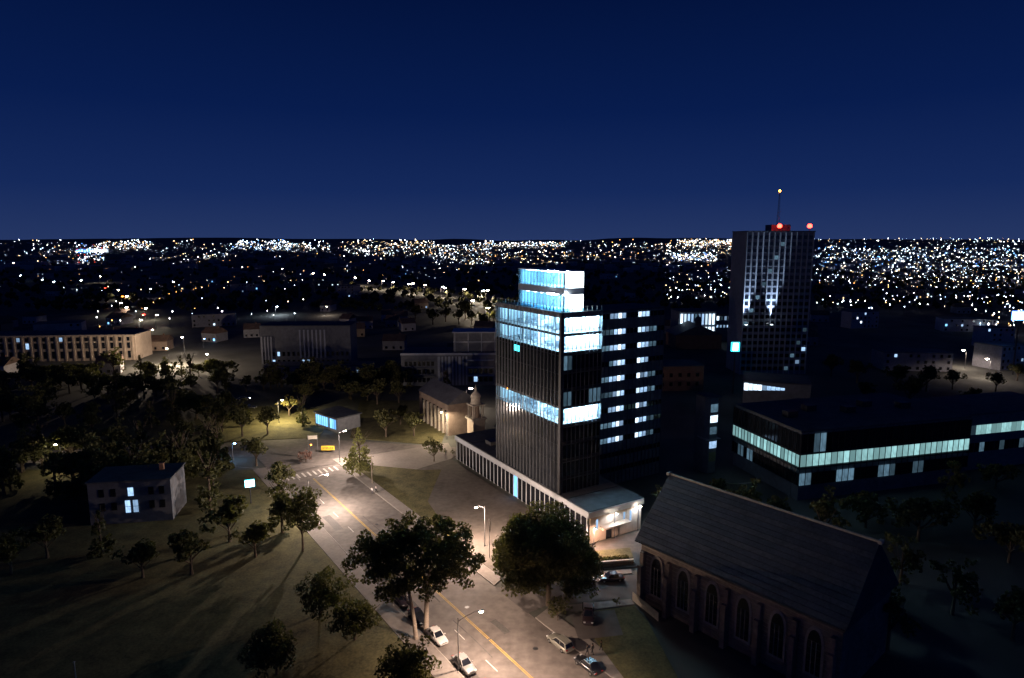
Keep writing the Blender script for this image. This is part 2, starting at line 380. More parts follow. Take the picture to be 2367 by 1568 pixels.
piece('penthouse_band', tw, bluegrey, (PX+PLX/2, PY+PLY/2, 51.75), (PLX+.3, PLY+.3, 1.46))
piece('penthouse_roof', tw, bluegrey, (PX+PLX/2, PY+PLY/2, 56.12), (PLX+.3, PLY+.3, .22))
# faint reflections in the dark glass, painted as small glowing sheets before the panes
piece('lit_screen', tw, emis('teal_reflection', (.05, .75, .85), 1.8, .5), (-.085, 18.2, 37.4), (.03, 2.2, 1.4))
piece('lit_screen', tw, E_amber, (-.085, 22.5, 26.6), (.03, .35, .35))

# ------------------------------------------------------------------ podium below the tower
pd = thing('podium_hall', 'long low flat roofed hall at the foot of the glass tower with a colonnade', 'building', (15.9, 127.5, 0), ax)
PLn, PWd = 62.5, 15.0
bb = MB(); bb.box((PWd/2+.7, PLn/2+.6, 3.1), (PWd-1.5, PLn-1.3, 6.2), concD).build('wall', pd)
piece('roof', pd, flatroof, (PWd/2, PLn/2, 6.95), (PWd, PLn, .5)); piece('fascia', pd, bluegrey, (-.08, PLn/2, 6.4), (.22, PLn+.2, 1.3)); piece('fascia', pd, bluegrey, (PWd/2, -.08, 6.4), (PWd+.2, .22, 1.3))
for i in range(32): piece('column', pd, bluegrey, (.1, .6+i*1.97, 2.95), (.28, .28, 5.7))
for i in range(31): piece('pane', pd, darkglass if i not in (14, 15) else E_bluew, (-.0+.02, 1.58+i*1.97, 2.9), (.05, 1.6, 5.2)) if i != 15 else piece('pane', pd, darkglass, (.02, 1.58+i*1.97, 2.9), (.05, 1.6, 5.2))
for i in range(8): piece('column', pd, beige, (.6+i*1.95, .1, 2.95), (.3, .3, 5.7))
piece('entrance_wall', pd, beige, (PWd/2, -.0+.04, 2.9), (PWd-1.2, .12, 5.6))
piece('door', pd, darkglass, (5.4, -.08, 1.35), (1.5, .08, 2.5)); piece('canopy', pd, beige, (6.4, -.9, 3.3), (7.5, 1.7, .3))
for x in (2.2, 9.6, 11.4): piece('window', pd, E_cool, (x, -.06, 3.9), (.5, .06, 2.3))
for i in range(6): piece('roof_seam', pd, metalD, (PWd/2, 8+i*9.2, 7.24), (PWd-.8, .12, .08))
piece('roof_unit', pd, metalD, (9.5, 40, 7.9), (3.2, 5, 1.4)); piece('roof_unit', pd, metalD, (5.0, 50, 7.7), (2.4, 3, 1.0))
def L2(o, x, y):
    a = o.rotation_euler.z; return (o.location.x+x*math.cos(a)-y*math.sin(a), o.location.y+x*math.sin(a)+y*math.cos(a))

# rear wing with short lit window groups
wg = thing('rear_office_wing', 'dark rear office wing right of the glass tower with stacked groups of small lit windows', 'office building', (18.6, 156.8, 0), ax)
WL = 25.0
piece('wall', wg, concD, (WL/2, 6, 22.6), (WL, 12, 45.2)); piece('roof', wg, flatroof, (WL/2, 6, 45.4), (WL+.3, 12.3, .4))
nb = 19; bw = WL/nb
for fl in range(11):
    z = 3+fl*4.0-.9
    for i in range(nb):
        m_ = darkglass
        if fl >= 2:
            if i in (5, 6, 7, 8): m_ = E_cool if i != 7 else E_cool2
            if i == 5 and fl % 2: m_ = E_dim
            if i in (12, 13, 14): m_ = E_cool if i != 12 else E_cool2
            if i in (3, 4, 15, 16) and fl % 3 != 1: m_ = E_dim
        piece('pane', wg, m_, ((i+.5)*bw, -.03, z+1.2+.8), (bw-.12, .06, 1.25))
for i in range(nb+1): piece('mullion', wg, alum, (i*bw, -.16, 22.6), (.07, .2, 44.8))
# brown brick block beyond, gabled hall and the column-lit hall behind it
bk = thing('brown_brick_block', 'plain brown brick block right of the rear office wing', 'building', (*g(1521, 905), 0), .1)
piece('wall', bk, brick, (9, 7, 5.2), (21, 14, 10.4)); piece('roof', bk, flatroof, (9, 7, 10.55), (21.4, 14.4, .3))
for i in range(5): piece('window', bk, darkglass, (1.5+i*3.8, -.05, 6.8), (1.3, .1, 1.6)); piece('window', bk, darkglass, (1.5+i*3.8, -.05, 3.0), (1.3, .1, 1.6))

def atz(x, y_ground_dist, z=0):   # point at a given pixel column and distance
    u = (x-1183)/FP; return (u*y_ground_dist/math.cos(TH)*1.0, y_ground_dist)
hx, hy = atz(1523, 395)
ch = thing('columned_hall', 'bright columned hall with tall glowing windows behind a dark gabled roof', 'building', (hx+12, hy, 0), .05)
piece('wall', ch, concD, (11.5, 9, 9.6), (23.4, 17, 19.2)); piece('roof', ch, flatroof, (11.5, 9, 19.4), (24, 18, .4))
for i in range(11):
    piece('column', ch, bluegrey, (.3+i*2.2, -.35, 9.6), (.35, .35, 18.6))
    if i < 10:
        for z, hh in ((14.6, 6.6), (6.0, 7.6)):
            piece('window', ch, E_cool2 if i in (0, 1, 7, 8, 9) else E_cool if i != 4 else E_dim, (1.4+i*2.2, -.08, z), (1.25, .08, hh))
piece('ledge', ch, lobby, (11.5, -.45, 10.7), (23.6, .7, .5))
gx, gy = atz(1523, 372)
gb = thing('gabled_hall', 'dark gabled hall with a round cupola on its ridge before the bright columned hall', 'building', (gx+23, gy, 0), .05)
MB().box((0, 10, 4.2), (27, 20, 8.4), brick).build('wall', gb)
b = MB(); b.add([(-14.2, -.6, 8.2), (14.2, -.6, 8.2), (0, -.6, 14.2), (-14.2, 20.6, 8.2), (14.2, 20.6, 8.2), (0, 20.6, 14.2)], [(0, 1, 2), (5, 4, 3), (0, 2, 5, 3), (2, 1, 4, 5), (1, 0, 3, 4)], slate); b.build('roof', gb)
b = MB(); b.lathe((0, 2.5, 13.6), [(1.8, 0), (1.8, 2.4), (2.2, 2.5), (2.0, 3.6), (1.3, 4.8), (.5, 5.4), (.08, 6.6)], slate, 14); b.build('cupola', gb)
# low strip of small lit windows to the right of it
sw = thing('lit_strip_building', 'long dark block with two short rows of small bright windows', 'building', (*atz(1598, 400), 0), .04)
piece('wall', sw, concD, (18, 7, 8.5), (36, 14, 17)); piece('roof', sw, flatroof, (18, 7, 17.2), (36.5, 14.5, .4))
for i in range(14): piece('window', sw, (E_cool2, E_cool, E_dim)[(i*5) % 3], (1.6+i*2.4, -.06, 14.6), (1.3, .1, 2.4)); piece('window', sw, (E_cool, E_dim, E_dim)[(i*3) % 3], (2.6+i*2.2, -.06, 9.6), (1.1, .1, 1.5))

# ------------------------------------------------------------------ right: low L-shaped glass building
a2 = math.atan2(.26, .966)
lb = thing('low_glass_building', 'low dark glass building with a glowing strip of windows turning its corner', 'office building', (69.4, 150.3, 0), a2)
LL, LR = 27.5, 52.0
piece('wall', lb, concD, (LR/2, LL/2, 8.6), (LR-.6, LL-.6, 17.2)); piece('roof', lb, flatroof, (LR/2, LL/2, 17.4), (LR, LL, .4))
nl, nr = 20, 29; wl, wr = LL/nl, LR/nr
for i in range(nl):
    piece('lit_pane', lb, E_teal, (-.02, (i+.5)*wl, 10.1), (.06, wl-.13, 2.9))
    piece('pane', lb, E_dim if i in (13, 14, 16, 17) else (darkglass if i % 3 else glassD2), (-.02, (i+.5)*wl, 5.4), (.06, wl-.15, 3.0))
    piece('pane', lb, (glassD2 if i % 2 else darkglass), (-.02, (i+.5)*wl, 14.4), (.06, wl-.13, 4.6))
for i in range(nr):
    piece('lit_pane', lb, E_teal, ((i+.5)*wr, -.02, 10.1), (wr-.13, .06, 2.9))
    piece('pane', lb, E_dim if i in (0, 1, 6, 7, 8, 13, 14, 15, 19, 20) else darkglass, ((i+.5)*wr, -.02, 5.4), (wr-.15, .06, 3.0))
    piece('pane', lb, (glassD2 if i % 2 else darkglass) if i not in (2, 3) else E_dim, ((i+.5)*wr, -.02, 14.4), (wr-.13, .06, 4.6))
for i in range(nl+1): piece('mullion', lb, metalD, (-.12, i*wl, 10.4), (.16, .08, 13.2))
for i in range(nr+1): piece('mullion', lb, metalD, (i*wr, -.12, 10.4), (.08, .16, 13.2))
for z in (8.3, 11.9): piece('ledge', lb, metalD, (-.2, LL/2, z), (.35, LL, .4)); piece('ledge', lb, metalD, (LR/2, -.2, z), (LR, .35, .4))
for i in range(5): piece('roof_unit', lb, metalD, (6+i*9, 12+(i % 2)*4, 18.4), (3, 2.4, 1.6))
p2 = L2(lb, 56, 6)
lc = thing('low_glass_annexe', 'annexe with a dim glowing window strip at the right edge of the view', 'office building', (*p2, 0), a2)
piece('wall', lc, concD, (20, 9, 7.8), (40, 18, 15.6)); piece('roof', lc, flatroof, (20, 9, 15.8), (40.4, 18.4, .4))
for i in range(22):
    piece('lit_pane', lc, E_teal if i not in (1, 2) else E_dim, ((i+.5)*1.8, -.03, 11.4), (1.66, .06, 2.6)); piece('pane', lc, darkglass if i % 4 else E_dim, ((i+.5)*1.8, -.03, 6.4), (1.6, .06, 2.6))
# stair tower with bays
sp = g(1636, 1090)
sb = thing('stair_tower', 'slim stair tower with lit bay windows left of the low glass building', 'stair tower', (sp[0], sp[1], 0), .35)
b = MB(); b.prism([(-2, 0), (-1.2, -1.3), (1.2, -1.3), (2, 0), (2, 4), (-2, 4)], 0, 21, concD); b.build('wall', sb)
for z, m_, hh in ((18.2, E_dim, 2.2), (15.2, E_cool2, 1.9), (12.0, E_dim, 2.0), (8.0, E_cool, 1.9), (4.6, mat('lit_olive_wall', (.20, .20, .10)), 2.6)):  # lowest bay: yellowish light on the wall is put into the olive colour
    piece('window', sb, m_, (0, -1.36, z), (2.1, .06, hh)); piece('window', sb, m_, (1.66, -.67, z), (.06, 1.3, hh), -.55+math.pi*0)
piece('ledge', sb, conc, (0, .5, 9.6), (4.6, 4.4, .25)); piece('roof', sb, flatroof, (0, 1.3, 21.15), (4.4, 5.6, .3))
# lit wedge building behind
q = g(1727, 965)
wb = thing('lit_wedge_building', 'dark building with one bright tapering row of windows near its top', 'building', (q[0], q[1], 0), -.35)
piece('wall', wb, concD, (9, 8, 6.6), (22, 16, 13.2)); piece('roof', wb, flatroof, (9, 8, 13.4), (22.4, 16.4, .4))
for i in range(9): piece('window', wb, E_cool2 if i < 4 else E_cool, (-1+i*1.5, -.04, 11.2), (1.36, .08, 2.6-.22*i))
# garden wall with statue
gw = g(1718, 1142)
gd = thing('garden_wall', 'short curved garden wall lit yellow green beside the low glass building', 'wall', (gw[0], gw[1], 0), .2)
b = MB()
for i in range(10):
    t0, t1 = -.9+i*.18, -.9+(i+1)*.18
    b.prism([(6*math.sin(t0), 6-6*math.cos(t0)), (6*math.sin(t1), 6-6*math.cos(t1)), (5.7*math.sin(t1), 6-5.7*math.cos(t1)), (5.7*math.sin(t0), 6-5.7*math.cos(t0))], 0, 2.6, mat('green_light_plaster', (.42, .44, .22)))  # the yellow-green light on the wall is put into its plaster colour
b.build('wall_face', gd); piece('coping', gd, stoneL, (0, .1, 2.7), (3, .5, .16))

# ------------------------------------------------------------------ tall dark tower block with red beacons
hb = thing('residential_high_rise', 'very tall dark tower block with red beacon lamps on its roof', 'tower block', (*atz(1712, 300), 0), .02)
HW, HH = 31.5, 66.5
piece('wall', hb, mat('high_rise_concrete', (.22, .23, .26), .85, .2, .4), (HW/2, 9, HH/2), (HW, 18, HH)); piece('roof', hb, flatroof, (HW/2, 9, HH+.2), (HW+.4, 18.4, .4))
for i in range(13): piece('fin', hb, bluegrey, (.3+i*2.56, -.25, HH/2), (.3, .5, HH-.5))
cnt = 0
for fl in range(21):
    for i in range(12):
        if cnt >= 290: break
        r_ = (i*37+fl*61) % 53
        m_ = E_dim if r_ in (3, 9, 20, 31) else E_cool if r_ == 7 else darkglass
        piece('window', hb, m_, (1.58+i*2.56, -.04, 3+fl*3.05), (1.7, .08, 1.7)); cnt += 1
piece('roof_house', hb, concD, (18, 9, HH+1.8), (9, 7, 3))
def beacon(x, y, z, label):
    t = thing('beacon_lamp', label, 'beacon lamp', (*L2(hb, x, y), z), 0, None)
    MB().tube([(0, 0, 0), (0, 0, 1.3)], [.12, .1], metalD, 8).build('post', t)
    MB().lathe((0, 0, 1.3), [(.3, 0), (.95, .25), (1.05, 1.0), (.8, 1.6), (.15, 1.9)], E_red, 12).build('lens', t, True)
beacon(15.4, 1.0, HH+.4, 'left red beacon lamp on the edge of the tall tower block roof')
beacon(29.3, 1.0, HH+.4, 'right red beacon lamp on the corner of the tall tower block roof')
mt = thing('radio_mast', 'thin lattice mast with an amber red lamp on top of the tall tower block', 'mast', (*L2(hb, 17.5, 8), HH+3.3), 0)
b = MB()
for k in range(3):
    a_ = k*2.094; b.tube([(.8*math.cos(a_), .8*math.sin(a_), 0), (.2*math.cos(a_), .2*math.sin(a_), 15)], [.07, .05], metal, 5)
for j in range(9):
    z = j*1.6; r0 = .8-.6*z/15; r1 = .8-.6*(z+1.6)/15
    for k in range(3): a0, a1 = k*2.094, (k+1)*2.094; b.tube([(r0*math.cos(a0), r0*math.sin(a0), z), (r1*math.cos(a1), r1*math.sin(a1), z+1.6)], [.04, .04], metal, 4)
b.build('lattice', mt); MB().lathe((0, 0, 15), [(.15, 0), (.42, .2), (.42, .8), (.1, 1.1)], E_amber, 10).build('lens', mt)
# facade washers at the foot
for x0, lbl in ((1.2, 'left facade floodlight washing the corner fin of the tall tower block'), (13.0, 'second facade floodlight below the middle fins of the tall tower block')):
    t = thing('facade_floodlight', lbl, 'floodlight', (*L2(hb, x0, -2.4), 24), 0)
    piece('housing', t, metalD, (0, 0, -.15), (1.2, .7, .3)); piece('lens', t, E_signw, (0, 0, .05), (1.0, .5, .1)); piece('bracket', t, metalD, (0, 1.2, -.2), (.12, 2.2, .12))
    l = D.lights.new('wash', 'SPOT'); l.energy = 60000; l.color = (.55, .72, 1); l.spot_size = math.radians(34); l.spot_blend = .8; l.shadow_soft_size = .3
    lo = D.objects.new('wash_light', l); COL.objects.link(lo); lo.parent = t; lo.location = (0, .2, .3); lo.rotation_euler = (math.pi-.10, 0, 0)
# cyan sign box
sq = atz(1700, 262)
cs = thing('illuminated_sign', 'cyan edged white box sign glowing at the foot of the tall tower block', 'sign', (sq[0], sq[1], 0), 0)
MB().tube([(0, 0, 0), (0, 0, 18)], [.3, .25], metalD, 8).build('post', cs); piece('frame', cs, E_cyan, (0, 0, 19.6), (3.4, .5, 3.8)); piece('face', cs, E_signw, (0, -.28, 19.6), (1.9, .08, 3.0))
sq = atz(2350, 300)
cs = thing('illuminated_sign', 'wide blue and white lit box sign at the right edge of the view', 'sign', (sq[0], sq[1], 0), 0)
MB().tube([(0, 0.2, 0), (0, 0.2, 26)], [.35, .3], metalD, 8).build('post', cs); piece('frame', cs, E_signb, (0, 0, 28), (7.2, .5, 4.2)); piece('face', cs, E_signw, (-.2, -.28, 28.7), (6.2, .08, 1.2)); piece('face', cs, emis('pale_blue_sign', (.45, .7, 1), 4), (0.1, -.28, 27.1), (6.0, .08, 1.4))
sq = g(580, 1165)
cs = thing('illuminated_sign', 'glowing white box sign on a post at the near left beside dark trees', 'sign', (sq[0], sq[1], 0), .35)
MB().tube([(0, 0, 0), (0, 0, 4.4)], [.14, .12], metalD, 8).build('post', cs); piece('frame', cs, E_cyan, (0, 0, 5.2), (2.2, .35, 1.8)); piece('face', cs, E_signw, (0, -.2, 5.2), (1.95, .06, 1.55))

# ------------------------------------------------------------------ left: institutional and concrete buildings
bi = thing('beige_institution', 'long beige stone institution with tall dark windows lit from the street', 'building', (-276, 331, 0), .085)
piece('wall', bi, beige, (39, 9, 6.6), (78, 18, 13.2)); piece('cornice', bi, beige, (39, 8.8, 13.4), (79.2, 19.4, .7)); piece('roof', bi, flatroof, (39, 9, 13.9), (76, 16, .3))
for i in range(19):
    piece('pilaster', bi, beige, (1+i*4.2, -.2, 6.5), (.8, .4, 12.8))
    if i < 18:
        for z, hh in ((3.2, 3.8), (8.0, 3.0), (11.4, 2.0)):
            m_ = E_cool if (i, z) in ((4, 11.4), (5, 8.0), (9, 11.4)) else darkglass
            w_ = piece('window', bi, m_, (3.1+i*4.2, -.05, z), (1.5, .12, hh)); 
            if i > 9: piece('sill', bi, stoneL, (3.1+i*4.2, -.16, z-hh/2-.1), (1.8, .3, .16))
c1 = thing('concrete_terrace_block', 'dim concrete block with pale vertical panels and stepped roof terraces left of the tower', 'building', (-47.0, 276, 0), .03)
piece('wall', c1, concD, (19.5, 8, 7.1), (41, 16, 14.2)); piece('parapet', c1, bluegrey, (19.5, -.1, 14.0), (41.4, .4, .9)); piece('roof', c1, flatroof, (19.5, 8, 14.35), (40, 15.4, .3))
for i in range(9): piece('panel', c1, bluegrey, (15.3+i*1.5, -.12, 6.6), (.62 if i % 3 else 1.0, .3, 12.6))
for z in (4.6, 8.2, 11.4):
    piece('balcony_edge', c1, bluegrey, (33.5, -.8, z), (11.5, 1.6, .35)); piece('balcony_edge', c1, concD, (7, -.5, z), (13.6, 1.0, .3))
for i in range(7):
    for z in (2.6, 6.3, 9.8): piece('window', c1, darkglass, (1.2+i*1.9, -.05, z), (1.3, .1, 1.9)); 
for i in range(5): piece('window', c1, E_cool if i in (1,) else darkglass, (29+i*2.2, -.05, 2.9), (1.5, .1, 2.2)); piece('window', c1, darkglass, (29+i*2.2, -.05, 6.4), (1.5, .1, 2.0))
piece('upper_storey', c1, concD, (31, 9, 18.6), (19, 12, 8.4)); piece('upper_roof', c1, bluegrey, (31, 9, 23), (20, 13, .5)); piece('upper_band', c1, bluegrey, (31, 2.9, 18.8), (19.2, .3, .4))
for i in range(4): piece('post', c1, bluegrey, (22.2+i*5.8, 2.6, 18.5), (.4, .4, 8.6))
c2 = thing('ribbed_concrete_block', 'faint concrete block with tall pale ribs behind dark trees on the left', 'building', (-124, 316, 0), .04)
piece('wall', c2, concD, (22, 8, 10.4), (44, 16, 20.8)); piece('roof', c2, flatroof, (22, 8, 21), (44.4, 16.4, .4))
for i in range(7): piece('rib', c2, bluegrey, (19.5+i*2.0, -.3, 12), (.75, .6, 14)); 
for i in range(4): piece('rib', c2, bluegrey, (.8+i*1.5, -.3, 9.0), (.6, .6, 13.5))
for i in range(18):
    for z in (3, 7): piece('window', c2, E_cool if (i, z) in ((2, 3), (8, 3), (9, 3), (3, 7)) else darkglass, (1.4+i*2.4, -.06, z), (1.1, .1, 2.0))
c3 = thing('low_road_block', 'low pale rendered block with two bright windows in front of the ribbed block', 'building', (-108, 288, 0), .03)
piece('wall', c3, mat('grey_render', (.30, .30, .33)), (20, 5, 3.2), (48, 10, 6.4)); piece('roof', c3, flatroof, (20, 5, 6.5), (48.4, 10.4, .3))
for i in range(12): piece('window', c3, E_cool if i in (4, 5, 10) else darkglass, (-1+i*3.9, -.05, 4.3), (1.0, .1, 2.2))
# church with cupola tower
cp = g(1100, 1012)
ct = thing('stone_church', 'old stone church hall with a pale columned bell turret behind the plaza', 'church', (cp[0]-9, cp[1]+3, 0), ax)
MB().box((5, 11, 5.2), (11, 24, 10.4), brickP).build('wall', ct)
b = MB(); b.add([(-.8, -1.2, 10.3), (10.8, -1.2, 10.3), (5, -1.2, 14.2), (-.8, 23.4, 10.3), (10.8, 23.4, 10.3), (5, 23.4, 14.2)], [(0, 1, 2), (5, 4, 3), (0, 2, 5, 3), (2, 1, 4, 5), (1, 0, 3, 4)], slate); b.build('roof', ct)
for i in range(7):
    piece('window', ct, darkglass, (-.55, 1.2+i*3.1, 5.8), (.12, 1.2, 4.6)); piece('buttress', ct, stoneL, (-.8, -.3+i*3.1, 4), (.6, .6, 8))
tb = thing('bell_turret', 'pale columned bell turret with a domed lantern beside the dark church hall', 'bell turret', (cp[0], cp[1], 0), ax)
b = MB(); b.box((0, 0, 3.2), (4.2, 4.2, 6.4), beige).build('base', tb)
piece('balustrade', tb, stoneL, (0, 0, 6.6), (5.2, 5.2, .6))
for i in range(4):
    a_ = math.pi/4+i*math.pi/2
    for k in (-1, 1):
        MB().tube([(2.2*math.cos(a_)+.32*k, 2.2*math.sin(a_), 6.9), (2.2*math.cos(a_)+.32*k, 2.2*math.sin(a_), 10.9)], [.22, .19], stoneL, 10).build('column', tb)
MB().lathe((0, 0, 6.9), [(1.25, 0), (1.25, 4)], brickP, 8).build('belfry', tb); piece('cornice', tb, stoneL, (0, 0, 11.1), (4.4, 4.4, .45))
MB().lathe((0, 0, 11.3), [(1.9, 0), (1.6, .4), (1.5, 1.9), (1.75, 2.1), (1.5, 2.9), (.9, 3.7), (.45, 4.1), (.42, 4.9), (.1, 5.4), (.04, 6.4)], stoneL, 16).build('dome', tb, True)
# plaza shop with glowing glass (blue strip)
q = g(779, 1000)
bs = thing('glazed_pavilion', 'low pavilion with a receding wall of blue lit glass beside the far junction', 'building', (q[0], q[1], 0), 2.42)
piece('wall', bs, concD, (6.2, -4.5, 2.3), (13, 9, 4.6)); piece('roof', bs, flatroof, (6.2, -4.5, 4.8), (14, 10, .4))
for i in range(10): piece('pane', bs, E_bluew if i not in (3,) else E_dim, (.8+i*1.22, .06, 2.5), (1.1, .06, 3.2)); piece('mullion', bs, metalD, (.2+i*1.22, .12, 2.5), (.08, .1, 3.3))
# near left dark house with two lit windows
q = g(300, 1215)
nh = thing('near_left_house', 'dark flat roofed house at left with three pale lit windows', 'house', (q[0]-7, q[1], 0), .18)
piece('wall', nh, mat('dark_render', (.16, .165, .19)), (7, 5, 4.9), (17, 10, 9.8)); piece('roof', nh, flatroof, (7, 5, 9.95), (17.6, 10.6, .3)); piece('chimney', nh, brick, (12, 6, 10.9), (.9, .9, 1.8))
piece('window', nh, E_cool, (7.2, -.05, 7.4), (1.1, .1, 1.9))
for x in (6.4, 8.0): piece('window', nh, E_cool, (x, -.05, 4.0), (1.0, .1, 2.8)); piece('frame', nh, conc, (x, -.11, 4.0), (1.06, .04, .08))
for x in (1.2, 3.6, 11.4, 13.6): piece('window', nh, darkglass, (x, -.05, 4.2), (1.1, .1, 1.8)); piece('window', nh, darkglass, (x, -.05, 7.4), (1.1, .1, 1.8))

# ------------------------------------------------------------------ stone church at the lower right
CRX, CRY = 22.6, 106.5
cr_ = thing('dark_stone_church', 'large dark stone church with pointed arches and a steep slate roof at lower right', 'church', (CRX, CRY, 0), -.86)
# local x runs along the street-side wall towards the viewer, local -y faces the side lawn
CLN, CWD, CE = 34.0, 17.0, 11.5
bb = MB(); bb.box((CLN/2, CWD/2, CE/2), (CLN, CWD, CE), stone); bb.build('wall', cr_)
b = MB(); b.add([(-.7, -1, CE-.2), (CLN+.7, -1, CE-.2), (CLN+.7, CWD+1, CE-.2), (-.7, CWD+1, CE-.2), (-.7, CWD/2, CE+9.5), (CLN+.7, CWD/2, CE+9.5)], [(0, 1, 5, 4), (2, 3, 4, 5), (3, 0, 4), (1, 2, 5), (3, 2, 1, 0)], slate); b.build('roof', cr_)
def arch(b, x, y, z, w, h, m, axis=0, d=.12):
    pts = []
    n = 7
    for i in range(n+1):
        t = i/n; pts.append((w/2-w*.5*t*t, h*.62+h*.38*math.sin(t*math.pi/2)))
    L_ = [(-p[0], p[1]) for p in pts][::-1]
    out = [(-w/2, 0), (w/2, 0)]+pts+L_[1:]
    vs = []
    for s_ in (0, d):
        for u, v in out: vs.append((x+u, y-s_, z+v) if axis == 0 else (x-s_, y+u, z+v))
    k = len(out); fs = [tuple(range(k)), tuple(reversed(range(k, 2*k)))]+[(i, (i+1) % k, k+(i+1) % k, k+i) for i in range(k)]
    b.add(vs, fs, m)
for i in range(6):
    b = MB(); arch(b, 3.4+i*5.4, .0, 2.0, 2.7, 7.6, stoneL, 0, .16); b.build('arch_surround', cr_)
    b = MB(); arch(b, 3.4+i*5.4, -.1, 2.4, 2.0, 6.7, darkglass, 0, .12); b.build('window', cr_)
for i in range(6):
    for k in (-.33, .33): piece('tracery_bar', cr_, stoneL, (3.4+i*5.4+k, -.26, 4.9), (.09, .08, 5.0))
    for k in range(5): piece('tracery_bar', cr_, metalD, (3.4+i*5.4, -.25, 3.2+k*1.05), (1.8, .05, .05))
tl = (CE+9.5-(CE-.2))/(CWD/2+1)
for k in range(15):
    y0 = -1+.12+k*.62; z0 = CE-.2+(y0+1)*tl
    b = MB(); b.add([(-.7, y0, z0), (CLN+.7, y0, z0), (CLN+.7, y0+.6, z0+.6*tl+.01), (-.7, y0+.6, z0+.6*tl+.01), (-.7, y0-.05, z0+.07), (CLN+.7, y0-.05, z0+.07), (CLN+.7, y0+.58, z0+.58*tl+.03), (-.7, y0+.58, z0+.58*tl+.03)], [(0, 1, 5, 4), (4, 5, 6, 7), (1, 2, 6, 5), (3, 0, 4, 7)], slate if k % 3 else mat('slate_weathered', (.10, .095, .10), .7, .4, 2.2, .4)); b.build('slate_course', cr_)
piece('ridge', cr_, stoneL, (CLN/2, CWD/2, CE+9.55), (CLN+1.4, .35, .3)); piece('gutter', cr_, metalD, (CLN/2, -1.05, CE-.2), (CLN+1.2, .2, .2))
for i in range(7):
    b = MB(); b.box((.7+i*5.4, -.7, 3.6), (.8, 1.4, 7.2), stone); b.box((.7+i*5.4, -.4, 8.3), (.7, .8, 2.4), stone); b.build('buttress', cr_)
b = MB(); arch(b, -.0, CWD/2, 3.2, 5.6, 10.5, stoneL, 1, .16); b.build('arch_surround', cr_)
b = MB(); arch(b, -.1, CWD/2, 3.6, 4.8, 9.4, darkglass, 1, .12); b.build('window', cr_)
for i in range(16): piece('stone_course', cr_, stoneL, (CLN/2, -.03, .5+i*.7), (CLN, .05, .05))
for i in range(40): piece('roof_batten', cr_, metalD, (.2+i*.86, CWD/4-.52, CE+4.62), (.09, .09, .09))
for s_ in (0, 1): piece('gable_coping', cr_, stoneL, (-.8 if not s_ else CLN+.8, CWD/2, CE+9.6), (.5, 1.0, .5))
for o in list(cr_.children):
    if o.name.startswith('roof_batten'): D.objects.remove(o)

# retaining wall and hedge above the parked cars
rw = thing('retaining_wall', 'low stone retaining wall with a pale coping above the side lane', 'wall', (7.2, 116.4, 0), .17)
piece('footing', rw, stone, (8.4, 0, .5), (16.8, .3, 1.0)); piece('coping', rw, stoneL, (8.4, 0, 1.06), (17.0, .5, .13))
for r_ in range(3):
    for i in range(20): piece('stone', rw, (stone, stoneL, brickP)[(i*3+r_*5) % 3], (.45+i*.84+(r_ % 2)*.3-.15, -.2, .2+r_*.31), (.78, .12, .27))
fb = thing('fence_panel', 'pale wooden fence running along the church yard by the lane', 'fence', (21.2, 106.2, 0), -1.12)
for i in range(24): piece('slat', fb, stoneL, (.2+i*.3, 0, .95), (.22, .05, 1.6))
for z in (.5, 1.5): piece('rail', fb, bark, (3.6, .05, z), (7.3, .05, .1))

# ------------------------------------------------------------------ trees
def leaf_mesh(name, blobs, per, size, mats_, seed=0):
    r = np.random.default_rng(seed); C = []; 
    for (cx, cy, cz, rx, ry, rz) in blobs:
        k = max(8, int(per*1.9*rx*ry*rz))
        n_ = r.normal(size=(k, 3)); n_ /= np.linalg.norm(n_, axis=1)[:, None]
        rad = r.uniform(.55, 1.05, (k, 1))
        C.append(np.array([[cx, cy, cz]])+n_*rad*np.array([[rx, ry, rz]]))
    C = np.concatenate(C); K = len(C)
    a = r.normal(size=(K, 3)); a /= np.linalg.norm(a, axis=1)[:, None]; bq = r.normal(size=(K, 3)); bq -= (bq*a).sum(1)[:, None]*a; bq /= np.linalg.norm(bq, axis=1)[:, None]
    sz = size*r.uniform(.6, 1.35, (K, 1)); a *= sz; bq *= sz*.6
    Vv = np.stack([C-a, C-bq, C+a, C+bq], 1).reshape(-1, 3)
    me = D.meshes.new(name); me.vertices.add(len(Vv)); me.vertices.foreach_set('co', Vv.ravel())
    me.loops.add(K*4); me.loops.foreach_set('vertex_index', np.arange(K*4)); me.polygons.add(K); me.polygons.foreach_set('loop_start', np.arange(K)*4); me.polygons.foreach_set('loop_total', np.full(K, 4))
    for m in mats_: me.materials.append(m)
    me.polygons.foreach_set('material_index', r.integers(0, len(mats_), K)); me.update(); me.validate(); return me
